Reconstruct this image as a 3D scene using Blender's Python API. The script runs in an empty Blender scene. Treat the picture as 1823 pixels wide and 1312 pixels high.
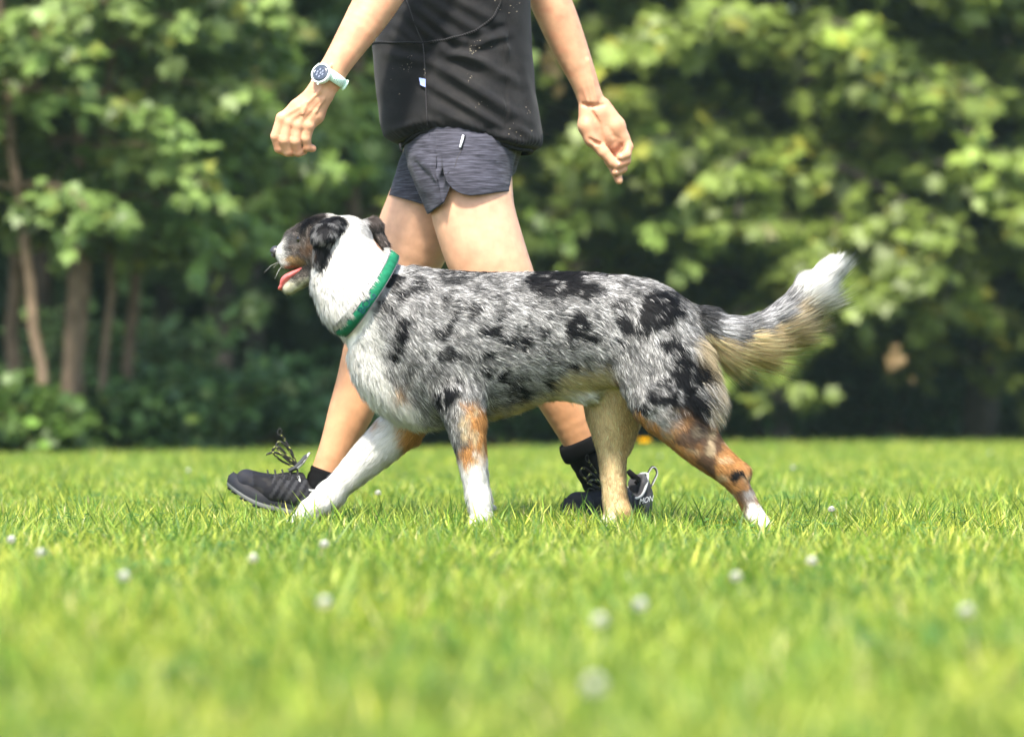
import bpy, math, random
import numpy as np
from mathutils import Vector, Matrix
R = math.radians
random.seed(7)
RNG = np.random.default_rng(11)
scene = bpy.context.scene
COL = scene.collection

# ---------------------------------------------------------------- camera, sky, sun, exposure
F = 6855.0          # focal length in photograph pixels
CAMD, CAMH, HOR = 8.2, 0.26, 735.0
cam_d = bpy.data.cameras.new('camera')
cam_d.sensor_width = 36.0
cam_d.lens = F / 1823.0 * 36.0
cam_d.shift_y = (HOR - 656.0) / 1823.0
cam_d.clip_start, cam_d.clip_end = 0.1, 2000.0
cam_d.dof.use_dof = True
cam_d.dof.focus_distance = CAMD - 0.06
cam_d.dof.aperture_fstop = 3.7
cam_d.dof.aperture_blades = 9
cam = bpy.data.objects.new('camera', cam_d)
COL.objects.link(cam)
cam.location = (0, -CAMD, CAMH)
cam.rotation_euler = (R(90), 0, 0)
scene.camera = cam

SUN = Vector((-0.16, -0.62, 0.95)).normalized()
elev = math.asin(SUN.z)
azim = math.atan2(SUN.x, SUN.y)
world = bpy.data.worlds.new('World')
scene.world = world
world.use_nodes = True
wn = world.node_tree
bg = wn.nodes['Background']
sky = wn.nodes.new('ShaderNodeTexSky')
sky.sky_type = 'NISHITA'
sky.sun_disc = False
sky.sun_elevation = elev
sky.sun_rotation = azim
sky.dust_density = 2.5
sky.air_density = 1.0
wn.links.new(sky.outputs[0], bg.inputs[0])
bg.inputs[1].default_value = 0.15
sun_d = bpy.data.lights.new('sun', 'SUN')
sun_d.energy = 3.2
sun_d.angle = R(6.0)
sun_d.color = (1.0, 0.94, 0.84)
sun = bpy.data.objects.new('sun', sun_d)
COL.objects.link(sun)
sun.rotation_euler = SUN.to_track_quat('Z', 'Y').to_euler()
scene.view_settings.view_transform = 'Standard'
scene.view_settings.look = 'None'
scene.view_settings.gamma = 1
scene.view_settings.exposure = 1.74
scene.view_settings.use_curve_mapping = False
scene.render.engine = 'CYCLES'
cy = scene.cycles
cy.use_denoising = True
try:
    cy.denoiser = 'OPENIMAGEDENOISE'
except Exception:
    pass
cy.max_bounces = 8
cy.diffuse_bounces = 4
cy.transmission_bounces = 5
cy.transparent_max_bounces = 8
cy.sample_clamp_indirect = 6

# ---------------------------------------------------------------- helpers
def W(px, py, Y):
    """photograph pixel seen at depth Y -> point of the place, in metres"""
    d = CAMD + Y
    return np.array([(px - 911.5) * d / F, Y, CAMH + (HOR - py) * d / F])

def rp(r, Y):
    return r * (CAMD + Y) / F

def pix(P):
    d = CAMD + P[..., 1]
    return P[..., 0] * F / d + 911.5, HOR - (P[..., 2] - CAMH) * F / d

def nrm(v):
    v = np.asarray(v, float)
    return v / np.maximum(np.linalg.norm(v, axis=-1, keepdims=True), 1e-9)

def sst(a, b, x):
    t = np.clip((x - a) / (b - a), 0, 1)
    return t * t * (3 - 2 * t)

_LAT = np.random.default_rng(5).random((32, 32, 32)).astype(np.float32)
def vnoise(P, freq, seed=0):
    q = np.asarray(P, float) * freq + seed * 7.31
    i = np.floor(q).astype(int); f = q - i; f = f * f * (3 - 2 * f)
    o = 0
    for dx in (0, 1):
        for dy in (0, 1):
            for dz in (0, 1):
                w = (f[..., 0] if dx else 1 - f[..., 0]) * (f[..., 1] if dy else 1 - f[..., 1]) * (f[..., 2] if dz else 1 - f[..., 2])
                o = o + w * _LAT[(i[..., 0] + dx) % 32, (i[..., 1] + dy) % 32, (i[..., 2] + dz) % 32]
    return o

def tag(o, label=None, cat=None, group=None, kind=None):
    for k, v in (('label', label), ('category', cat), ('group', group), ('kind', kind)):
        if v:
            o[k] = v
    return o

def empty(name, loc=(0, 0, 0)):
    o = bpy.data.objects.new(name, None)
    o.location = loc
    COL.objects.link(o)
    return o

def adopt(o, parent, local=False):
    """parts are modelled in place; only a root Empty has a transform to undo"""
    if parent is not None:
        o.parent = parent
        if parent.type == 'EMPTY' and parent.parent is None and not local:
            o.matrix_parent_inverse = Matrix.Translation(-Vector(parent.location))
    return o

def mesh_np(name, V, faces, mat=None, parent=None, smooth=True, attrs=None, link=True, sizes=None, mats=None, mat_idx=None):
    """faces: (n,k) array, or a flat loop array with sizes"""
    V = np.ascontiguousarray(V, np.float32)
    if sizes is None:
        faces = np.asarray(faces)
        sizes = np.full(len(faces), faces.shape[1], np.int32)
        flat = faces.ravel()
    else:
        flat = np.asarray(faces)
    me = bpy.data.meshes.new(name)
    me.vertices.add(len(V)); me.vertices.foreach_set('co', V.ravel())
    me.loops.add(len(flat)); me.loops.foreach_set('vertex_index', np.ascontiguousarray(flat, np.int32))
    me.polygons.add(len(sizes))
    starts = np.concatenate(([0], np.cumsum(sizes)[:-1])).astype(np.int32)
    me.polygons.foreach_set('loop_start', starts)
    me.polygons.foreach_set('use_smooth', np.full(len(sizes), smooth))
    for k, a in (attrs or {}).items():
        a = np.ascontiguousarray(a, np.float32)
        if a.shape[1] == 4:
            at = me.attributes.new(k, 'FLOAT_COLOR', 'POINT'); at.data.foreach_set('color', a.ravel())
        else:
            at = me.attributes.new(k, 'FLOAT_VECTOR', 'POINT'); at.data.foreach_set('vector', a.ravel())
    for m in (mats or ([mat] if mat else [])):
        me.materials.append(m)
    if mat_idx is not None:
        me.polygons.foreach_set('material_index', np.asarray(mat_idx, np.int32))
    me.update(calc_edges=True)
    me.validate(clean_customdata=False)
    o = bpy.data.objects.new(name, me)
    if link:
        COL.objects.link(o)
    return adopt(o, parent)

def rgba(c):
    c = np.asarray(c, float)
    return np.concatenate([c, np.ones(c.shape[:-1] + (1,))], -1)

class MB:
    """collects pieces of one mesh"""
    def __init__(s):
        s.V = []; s.f = []; s.s = []; s.c = []; s.mi = []; s.n = 0
    def add(s, V, faces, col=None, mi=0):
        V = np.asarray(V, float); s.V.append(V)
        if isinstance(faces, np.ndarray):
            s.f.append((faces + s.n).ravel()); s.s.append(np.full(len(faces), faces.shape[1]))
            s.mi.append(np.full(len(faces), mi))
        else:
            for f in faces:
                s.f.append(np.asarray(f) + s.n); s.s.append(np.array([len(f)])); s.mi.append(np.array([mi]))
        c = np.ones((len(V), 4)) * .5
        if col is not None:
            c[:, :3] = col
        s.c.append(c); s.n += len(V)
        return s
    def tube(s, pts, rad, n=8, col=None, mi=0, flat=None, fs=1.0, caps=True):
        V, f = tube(pts, rad, n, flat, fs, caps)
        return s.add(V, f, col, mi)
    def build(s, name, mat, parent=None, smooth=True, mats=None, link=True):
        return mesh_np(name, np.concatenate(s.V), np.concatenate(s.f), mat, parent, smooth, {'col': np.concatenate(s.c)},
                       sizes=np.concatenate(s.s), mats=mats, mat_idx=np.concatenate(s.mi), link=link)

def grid_faces(nr, nc, closed=True, flip=False):
    r = np.arange(nr - 1)[:, None]; c = np.arange(nc if closed else nc - 1)[None, :]
    c2 = (c + 1) % nc
    a = r * nc + c; b = r * nc + c2; d = (r + 1) * nc + c; e = (r + 1) * nc + c2
    q = np.stack([a, b, e, d], -1).reshape(-1, 4)
    return q[:, ::-1].copy() if flip else q

def tube(pts, rad, n=8, flat=None, fs=1.0, caps=True):
    P = np.asarray(pts, float); m = len(P)
    rad = np.broadcast_to(np.asarray(rad, float), (m,))
    T = nrm(np.gradient(P, axis=0))
    ref = np.array([0.13, 0.2, 1.0]) if abs(T[0][2]) < .9 else np.array([0.1, 1.0, 0.2])
    if flat is not None:
        ref = np.asarray(flat, float)
    V = []
    for i in range(m):
        a = nrm(np.cross(T[i], ref)); b = np.cross(a, T[i])
        if flat is None:
            ref = b
        th = np.linspace(0, 2 * np.pi, n, endpoint=False)
        V.append(P[i] + rad[i] * (np.outer(np.cos(th), a) + fs * np.outer(np.sin(th), b)))
    V = np.concatenate(V)
    f = [q for q in grid_faces(m, n)]
    if caps:
        f.append(np.arange(n)[::-1]); f.append(np.arange((m - 1) * n, m * n))
    return V, f

def spline(pts, n):
    """Catmull-Rom through rows of numbers"""
    P = np.asarray(pts, float)
    P = np.concatenate([[2 * P[0] - P[1]], P, [2 * P[-1] - P[-2]]])
    m = len(P) - 3
    u = np.linspace(0, m, n); i = np.minimum(u.astype(int), m - 1); t = (u - i)[:, None]
    a, b, c, d = P[i], P[i + 1], P[i + 2], P[i + 3]
    return .5 * (2 * b + (c - a) * t + (2 * a - 5 * b + 4 * c - d) * t ** 2 + (3 * b - a - 3 * c + d) * t ** 3)

# ---- signed distance modelling: tapered, squashed capsules blended smoothly and meshed with surface nets
def cap_dist(P, a, b, ra, rb, n, sq):
    ab = b - a; L2 = float(ab @ ab) + 1e-12
    t = np.clip(((P - a) @ ab) / L2, 0, 1)
    d = P - a - t[..., None] * ab
    if n is not None:
        d = d + (d @ n)[..., None] * (1 / sq - 1) * n
    return (np.sqrt((d * d).sum(-1)) - (ra + (rb - ra) * t)) * min(1.0, sq)

class Field:
    def __init__(s, lo, hi, h):
        s.lo = np.asarray(lo, float); s.h = h
        s.n = np.ceil((np.asarray(hi) - s.lo) / h).astype(int) + 1
        s.D = np.ones(s.n, np.float32); s.prims = []
    def cap(s, a, b, ra, rb, k=.012, n=None, sq=1.0, info=None, sub=False):
        a = np.asarray(a, float); b = np.asarray(b, float)
        n = None if n is None else nrm(n)
        m = max(ra, rb) * max(1, sq) + k + 4 * s.h
        i0 = np.clip(np.floor((np.minimum(a, b) - m - s.lo) / s.h).astype(int), 0, s.n - 1)
        i1 = np.clip(np.ceil((np.maximum(a, b) + m - s.lo) / s.h).astype(int) + 1, 1, s.n)
        ax = [s.lo[j] + s.h * np.arange(i0[j], i1[j]) for j in range(3)]
        P = np.stack(np.meshgrid(*ax, indexing='ij'), -1)
        d = cap_dist(P, a, b, ra, rb, n, sq)
        sl = tuple(slice(i0[j], i1[j]) for j in range(3))
        o = s.D[sl]
        if sub:
            h = np.clip(.5 - .5 * (o + d) / k, 0, 1)
            s.D[sl] = o + (-d - o) * h + k * h * (1 - h)
        else:
            h = np.clip(.5 + .5 * (d - o) / k, 0, 1)
            s.D[sl] = d * (1 - h) + o * h - k * h * (1 - h)
            s.prims.append((a, b, ra, rb, n, sq, info))
    def limb(s, pts, k=.012, n=None, sq=1.0, info=None):
        """pts rows: px, py, Y, radius px; a smooth chain, blended as one piece"""
        n = None if n is None else nrm(n)
        for p, q in zip(pts[:-1], pts[1:]):
            s.prims.append((W(*p[:3]), W(*q[:3]), rp(p[3], p[2]), rp(q[3], q[2]), n, sq, info))
        A = spline(pts, (len(pts) - 1) * (4 if len(pts) > 2 else 1) + 1)
        C = np.array([W(*p[:3]) for p in A]); r = np.array([rp(p[3], p[2]) for p in A])
        m = r.max() * max(1, sq) + k + 4 * s.h
        i0 = np.clip(np.floor((C.min(0) - m - s.lo) / s.h).astype(int), 0, s.n - 1)
        i1 = np.clip(np.ceil((C.max(0) + m - s.lo) / s.h).astype(int) + 1, 1, s.n)
        sl = tuple(slice(i0[j], i1[j]) for j in range(3))
        d = np.ones(tuple(i1 - i0), np.float32)
        for p, q, ra, rb in zip(C[:-1], C[1:], r[:-1], r[1:]):
            mm = max(ra, rb) * max(1, sq) + k + 4 * s.h
            j0 = np.maximum(np.floor((np.minimum(p, q) - mm - s.lo) / s.h).astype(int), i0)
            j1 = np.minimum(np.ceil((np.maximum(p, q) + mm - s.lo) / s.h).astype(int) + 1, i1)
            if (j1 <= j0).any():
                continue
            P = np.stack(np.meshgrid(*[(s.lo[j] + s.h * np.arange(j0[j], j1[j])).astype(np.float32) for j in range(3)], indexing='ij'), -1)
            w = tuple(slice(j0[j] - i0[j], j1[j] - i0[j]) for j in range(3))
            d[w] = np.minimum(d[w], cap_dist(P, p.astype(np.float32), q.astype(np.float32), ra, rb, None if n is None else n.astype(np.float32), sq))
        o = s.D[sl]
        h = np.clip(.5 + .5 * (d - o) / k, 0, 1)
        s.D[sl] = d * (1 - h) + o * h - k * h * (1 - h)
    def surface(s, smooth=2):
        D = s.D; S = D < 0
        C = [(i, j, k) for i in (0, 1) for j in (0, 1) for k in (0, 1)]
        def sh(A, c):
            return A[c[0]:A.shape[0] - 1 + c[0], c[1]:A.shape[1] - 1 + c[1], c[2]:A.shape[2] - 1 + c[2]]
        cnt = sum(sh(S, c).astype(np.int8) for c in C)
        act = (cnt > 0) & (cnt < 8)
        cells = np.argwhere(act); idx = np.full(act.shape, -1, np.int32); idx[act] = np.arange(len(cells))
        pos = np.zeros((len(cells), 3)); w = np.zeros(len(cells))
        for c0 in C:
            for ax in range(3):
                if c0[ax]:
                    continue
                c1 = list(c0); c1[ax] = 1
                d0 = D[cells[:, 0] + c0[0], cells[:, 1] + c0[1], cells[:, 2] + c0[2]]
                d1 = D[cells[:, 0] + c1[0], cells[:, 1] + c1[1], cells[:, 2] + c1[2]]
                m = (d0 < 0) != (d1 < 0)
                t = d0[m] / (d0[m] - d1[m])
                p = np.tile(np.array(c0, float), (m.sum(), 1)); p[:, ax] += t
                pos[m] += p; w[m] += 1
        V = s.lo + s.h * (cells + pos / w[:, None])
        Q = []
        for ax in range(3):
            u, v = (ax + 1) % 3, (ax + 2) % 3
            a = [slice(1, -1)] * 3; b = [slice(1, -1)] * 3
            a[ax] = slice(0, -1); b[ax] = slice(1, None)
            A, B = S[tuple(a)], S[tuple(b)]
            e = np.argwhere(A != B); ins = A[A != B]
            off = np.ones(3, int); off[ax] = 0
            e = e + off
            q = []
            for du, dv in ((-1, -1), (0, -1), (0, 0), (-1, 0)):
                c = e.copy(); c[:, u] += du; c[:, v] += dv
                q.append(idx[c[:, 0], c[:, 1], c[:, 2]])
            q = np.stack(q, -1)
            q[~ins] = q[~ins][:, ::-1]
            Q.append(q)
        Q = np.concatenate(Q)
        Q = Q[(Q >= 0).all(1)]
        for _ in range(smooth):
            V = relax(V, Q, .5)
        return V, Q

def relax(V, Q, lam):
    i = Q.ravel(); j = np.roll(Q, -1, 1).ravel()
    n = len(V); cnt = np.bincount(i, minlength=n) + np.bincount(j, minlength=n)
    A = np.stack([np.bincount(i, V[j, k], n) + np.bincount(j, V[i, k], n) for k in range(3)], -1)
    return V + lam * (A / np.maximum(cnt, 1)[:, None] - V)

def vnormals(V, Q):
    fn = np.cross(V[Q[:, 2]] - V[Q[:, 0]], V[Q[:, 3]] - V[Q[:, 1]])
    N = np.zeros_like(V)
    for c in range(4):
        for k in range(3):
            N[:, k] += np.bincount(Q[:, c], fn[:, k], len(V))
    return nrm(N), np.linalg.norm(fn, axis=1) * .5

# ---- materials
def mat(name, base=(.5, .5, .5), rough=.6, spec=.3, attr=None, noise=None, bump=None, sheen=0, trans=0, sss=0, nattr=None, metal=0, vary=None, coord='Object'):
    m = bpy.data.materials.new(name); m.use_nodes = True
    nt = m.node_tree; b = nt.nodes['Principled BSDF']; L = nt.links.new
    b.inputs['Base Color'].default_value = (*base, 1)
    b.inputs['Roughness'].default_value = rough
    b.inputs['Specular IOR Level'].default_value = spec
    b.inputs['Metallic'].default_value = metal
    b.inputs['Sheen Weight'].default_value = sheen
    if sss:
        b.inputs['Subsurface Weight'].default_value = sss
        b.inputs['Subsurface Radius'].default_value = (1, .35, .2)
        b.inputs['Subsurface Scale'].default_value = .006
    col = None
    tc = nt.nodes.new('ShaderNodeTexCoord')
    if attr:
        a = nt.nodes.new('ShaderNodeAttribute'); a.attribute_name = attr; col = a.outputs['Color']
    if noise:                       # (scale, dark factor, light factor)
        t = nt.nodes.new('ShaderNodeTexNoise'); t.inputs['Scale'].default_value = noise[0]; t.inputs['Detail'].default_value = 5
        L(tc.outputs[coord], t.inputs['Vector'])
        rr = nt.nodes.new('ShaderNodeMapRange')
        rr.inputs[1].default_value = .3; rr.inputs[2].default_value = .7
        rr.inputs[3].default_value = noise[1]; rr.inputs[4].default_value = noise[2]
        L(t.outputs['Fac'], rr.inputs[0])
        mx = nt.nodes.new('ShaderNodeMix'); mx.data_type = 'RGBA'; mx.blend_type = 'MULTIPLY'
        mx.inputs[0].default_value = 1
        if col is None:
            mx.inputs[6].default_value = (*base, 1)
        else:
            L(col, mx.inputs[6])
        L(rr.outputs[0], mx.inputs[7])
        col = mx.outputs[2]
    if col is not None:
        L(col, b.inputs['Base Color'])
    if bump:
        t = nt.nodes.new('ShaderNodeTexNoise'); t.inputs['Scale'].default_value = bump[0]; t.inputs['Detail'].default_value = 4
        L(tc.outputs[coord], t.inputs['Vector'])
        bp = nt.nodes.new('ShaderNodeBump'); bp.inputs['Strength'].default_value = bump[1]; bp.inputs['Distance'].default_value = bump[2] if len(bump) > 2 else .002
        L(t.outputs['Fac'], bp.inputs['Height']); L(bp.outputs[0], b.inputs['Normal'])
    if nattr:
        a = nt.nodes.new('ShaderNodeAttribute'); a.attribute_name = nattr
        L(a.outputs['Vector'], b.inputs['Normal'])
    if trans:
        tr = nt.nodes.new('ShaderNodeBsdfTranslucent'); ms = nt.nodes.new('ShaderNodeMixShader')
        ms.inputs[0].default_value = trans
        if col is not None:
            L(col, tr.inputs[0])
        else:
            tr.inputs[0].default_value = (*base, 1)
        L(b.outputs[0], ms.inputs[1]); L(tr.outputs[0], ms.inputs[2])
        L(ms.outputs[0], nt.nodes['Material Output'].inputs[0])
    return m

# ---------------------------------------------------------------- ground and meadow
m_soil = mat('meadow soil', (.07, .085, .02), .95, .1, noise=(3.0, .6, 1.4), bump=(40, .6, .01))
gx = np.array([-400, -60, -15, -6, 0, 6, 15, 60, 400.0]); gy = np.array([-60, -8, -2, 4, 10, 16, 22, 28, 40, 400.0])
GV = np.array([(x, y, 0) for y in gy for x in gx])
tag(mesh_np('ground', GV, grid_faces(len(gy), len(gx), closed=False), m_soil), kind='structure')

def blade_colors(n, rng):
    h = rng.random((n, 1)) ** 1.2
    c = (1 - h) * np.array([.165, .275, .018]) + h * np.array([.45, .47, .085])
    d = rng.random(n) < .05
    c[d] = np.array([.55, .49, .22]) * (.7 + .5 * rng.random((d.sum(), 1)))
    k = rng.random(n) < .22
    c[k] = np.array([.080, .175, .022])
    return c * (.8 + .4 * rng.random((n, 1)))

def tuft(seed, n, rad, hmin, hmax, wid, seg=3):
    rng = np.random.default_rng(seed)
    a = rng.random(n) * 2 * np.pi; r = rad * np.sqrt(rng.random(n))
    base = np.stack([r * np.cos(a), r * np.sin(a), np.zeros(n)], -1)
    h = hmin + (hmax - hmin) * rng.random(n) ** 1.6
    ld = rng.random(n) * 2 * np.pi; lean = np.stack([np.cos(ld), np.sin(ld), 0 * ld], -1)
    la = .1 + .55 * rng.random(n); bend = .15 + .8 * rng.random(n) ** 2
    fa = rng.random(n) * np.pi * 2; side = np.stack([np.cos(fa), np.sin(fa), 0 * fa], -1)
    w = wid * (.6 + .8 * rng.random(n))
    rows = []
    for i in range(seg + 1):
        t = i / seg
        p = base + lean * (h * (la * t + bend * t * t * .6))[:, None] + np.array([0, 0, 1.]) * (h * (t - .28 * bend * t * t))[:, None]
        ww = w * (1 - t ** 2.2) * (.75 + .25 * min(1, t * 3))
        if i < seg:
            rows += [p - side * ww[:, None] / 2, p + side * ww[:, None] / 2]
        else:
            rows += [p]
    V = np.stack(rows, 1); k = V.shape[1]
    f4 = []; s0 = np.arange(n)[:, None] * k
    for i in range(seg - 1):
        f4.append(s0 + np.array([2 * i, 2 * i + 1, 2 * i + 3, 2 * i + 2]))
    q = np.concatenate(f4).ravel(); t3 = (s0 + np.array([2 * seg - 2, 2 * seg - 1, 2 * seg])).ravel()
    sizes = np.concatenate([np.full(n * (seg - 1), 4), np.full(n, 3)])
    c = np.repeat(blade_colors(n, rng), k, 0)
    return V.reshape(-1, 3), np.concatenate([q, t3]), sizes, rgba(c)

def grass_mat():
    m = mat('grass blade', attr='col', rough=.5, spec=.35, trans=.42)
    nt = m.node_tree; L = nt.links.new
    b = nt.nodes['Principled BSDF']; a = next(n for n in nt.nodes if n.type == 'ATTRIBUTE')
    geo = nt.nodes.new('ShaderNodeNewGeometry')
    t = nt.nodes.new('ShaderNodeTexNoise'); t.inputs['Scale'].default_value = 1.6; t.inputs['Detail'].default_value = 3
    L(geo.outputs['Position'], t.inputs['Vector'])
    t2 = nt.nodes.new('ShaderNodeObjectInfo')
    ad = nt.nodes.new('ShaderNodeMath'); ad.operation = 'MULTIPLY_ADD'; ad.inputs[1].default_value = .35
    L(t2.outputs['Random'], ad.inputs[0]); L(t.outputs['Fac'], ad.inputs[2])
    rmp = nt.nodes.new('ShaderNodeValToRGB')
    e = rmp.color_ramp.elements
    e[0].position = .42; e[0].color = (.70, .84, .9, 1); e[1].position = .95; e[1].color = (1.25, 1.12, .95, 1)
    L(ad.outputs[0], rmp.inputs[0])
    mx = nt.nodes.new('ShaderNodeMix'); mx.data_type = 'RGBA'; mx.blend_type = 'MULTIPLY'; mx.inputs[0].default_value = 1
    L(a.outputs['Color'], mx.inputs[6]); L(rmp.outputs[0], mx.inputs[7])
    L(mx.outputs[2], b.inputs['Base Color'])
    tr = next(n for n in nt.nodes if n.type == 'BSDF_TRANSLUCENT'); L(mx.outputs[2], tr.inputs[0])
    return m
m_grass = grass_mat()
lib = bpy.data.collections.new('grass tufts')
specs = [(66, .07, .019, .056, .0031)] * 5 + [(34, .06, .03, .078, .0037)] * 2 + [(12, .05, .06, .108, .0038)]
for i, sp in enumerate(specs):
    V, f, sz, c = tuft(100 + i, *sp)
    o = mesh_np('tuft_%02d' % i, V, f, m_grass, sizes=sz, attrs={'col': c}, link=False, smooth=False)
    lib.objects.link(o)
# a few broad clover-like leaves
rng = np.random.default_rng(55); mb = MB()
for i in range(16):
    a = rng.random() * 6.28; r = .06 * rng.random() ** .5; b = np.array([r * math.cos(a), r * math.sin(a), 0])
    h = .02 + .022 * rng.random(); top = b + [.01 * rng.normal(), .01 * rng.normal(), h]
    c = np.array([.06, .15, .03]) * (.8 + .5 * rng.random())
    mb.tube([b, top], [.0008, .0006], 3, c, caps=False)
    for k in range(3):
        an = a + k * 2.094; d = np.array([math.cos(an), math.sin(an), .25]); s = np.cross(d, [0, 0, 1]); L_ = .011
        mb.add([top, top + d * L_ * .6 + s * L_ * .45, top + d * L_ * 1.1 + s * .15 * L_, top + d * L_ * 1.1 - s * .15 * L_, top + d * L_ * .6 - s * L_ * .45], [[0, 1, 2, 3, 4]], c)
o = mb.build('tuft_%02d' % len(specs), m_grass, smooth=False, link=False); lib.objects.link(o)
NT = len(specs) + 1

EDGE = ([-12, -4, -3, 0, 4, 12], [11.5, 13.0, 13.6, 17.0, 24.5, 30.0])      # where the meadow meets the wood
def meadow_points():
    P = []; S = []; I = []; rng = np.random.default_rng(77)
    for y0, y1, dens in ((-5.9, -4.2, 210), (-4.2, -2, 200), (-2, 1.5, 210), (1.5, 5, 130), (5, 11, 80), (11, 19, 50), (19, 29, 36)):
        wmax = .135 * (CAMD + y1) * 1.35 + .9
        n = int(dens * (y1 - y0) * 2 * wmax)
        y = y0 + (y1 - y0) * rng.random(n); x = (2 * rng.random(n) - 1) * wmax
        ok = (np.abs(x) < .135 * (CAMD + y) * 1.35 + .9) & (y < np.interp(x, EDGE[0], EDGE[1]) + .6 * rng.random(n))
        x, y = x[ok], y[ok]; n = len(x)
        P.append(np.stack([x, y, np.zeros(n)], -1))
        far = 1 + .1 * sst(3, 14, y)
        lo = vnoise(np.stack([x, y, 0 * x], -1), 1.1)
        S.append((.72 + .42 * rng.random(n)) * far * (.8 + .4 * lo))
        pr = np.array([.13] * 5 + [.11] * 2 + [.07] + [.06]); pr = pr / pr.sum()
        I.append(rng.choice(NT, n, p=pr))
    return np.concatenate(P), np.concatenate(S), np.concatenate(I)
MP, MS, MI = meadow_points()
me = bpy.data.meshes.new('grass'); me.vertices.add(len(MP)); me.vertices.foreach_set('co', MP.astype(np.float32).ravel())
at = me.attributes.new('size', 'FLOAT', 'POINT'); at.data.foreach_set('value', MS.astype(np.float32))
at = me.attributes.new('pick', 'INT', 'POINT'); at.data.foreach_set('value', MI.astype(np.int32))
at = me.attributes.new('turn', 'FLOAT_VECTOR', 'POINT')
tv = np.stack([RNG.normal(0, .08, len(MP)), RNG.normal(0, .08, len(MP)), RNG.random(len(MP)) * 6.28], -1)
at.data.foreach_set('vector', tv.astype(np.float32).ravel())
grass = bpy.data.objects.new('grass', me); COL.objects.link(grass)
tag(grass, 'short sunlit meadow grass with clover covering the whole ground', 'grass', kind='stuff')
ng = bpy.data.node_groups.new('scatter grass', 'GeometryNodeTree')
ng.interface.new_socket('Geometry', in_out='INPUT', socket_type='NodeSocketGeometry')
ng.interface.new_socket('Geometry', in_out='OUTPUT', socket_type='NodeSocketGeometry')
N = ng.nodes.new
gi, go = N('NodeGroupInput'), N('NodeGroupOutput')
ci = N('GeometryNodeCollectionInfo'); ci.inputs[0].default_value = lib
ci.inputs['Separate Children'].default_value = True; ci.inputs['Reset Children'].default_value = True
ip = N('GeometryNodeInstanceOnPoints'); ip.inputs['Pick Instance'].default_value = True
def named(n, t):
    a = N('GeometryNodeInputNamedAttribute'); a.data_type = t; a.inputs[0].default_value = n
    return a.outputs[0]
ng.links.new(gi.outputs[0], ip.inputs['Points']); ng.links.new(ci.outputs[0], ip.inputs['Instance'])
ng.links.new(named('pick', 'INT'), ip.inputs['Instance Index'])
ng.links.new(named('turn', 'FLOAT_VECTOR'), ip.inputs['Rotation'])
ng.links.new(named('size', 'FLOAT'), ip.inputs['Scale'])
ng.links.new(ip.outputs[0], go.inputs[0])
md = grass.modifiers.new('scatter', 'NODES'); md.node_group = ng

# ---------------------------------------------------------------- trees
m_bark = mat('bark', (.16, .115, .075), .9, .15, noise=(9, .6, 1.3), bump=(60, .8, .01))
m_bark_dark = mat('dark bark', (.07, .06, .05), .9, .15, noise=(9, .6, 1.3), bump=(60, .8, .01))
m_leaf = mat('leaf', attr='col', rough=.45, spec=.35, trans=.38)
MAPLE = np.array([(0, 0), (.22, -.06), (.5, .12), (.36, .3), (.52, .62), (.24, .56), (0, 1.0), (-.24, .56), (-.52, .62), (-.36, .3), (-.5, .12), (-.22, -.06)])
OVAL = np.array([(0, 0), (.28, .3), (.22, .7), (0, 1), (-.22, .7), (-.28, .3)])

class Leaves:
    def __init__(s):
        s.p = []; s.d = []; s.n = []; s.z = []; s.c = []
    def add(s, p, d, n, z, c):
        s.p.append(p); s.d.append(d); s.n.append(n); s.z.append(z); s.c.append(c)
    def build(s, name, shape, parent=None):
        p = np.concatenate(s.p); d = nrm(np.concatenate(s.d)); n = np.concatenate(s.n); z = np.concatenate(s.z); c = np.concatenate(s.c)
        b = nrm(np.cross(n, d)); nn = np.cross(d, b)
        k = len(shape)
        V = p[:, None] + z[:, None, None] * (shape[None, :, 0, None] * b[:, None] + shape[None, :, 1, None] * d[:, None] - (.35 * shape[None, :, 0, None] ** 2 + .12 * shape[None, :, 1, None] ** 2) * nn[:, None])
        o = mesh_np(name, V.reshape(-1, 3), np.arange(len(p) * k), m_leaf, parent, smooth=False, sizes=np.full(len(p), k), attrs={'col': rgba(np.repeat(c, k, 0))})
        o['kind'] = 'stuff'
        return o

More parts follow.
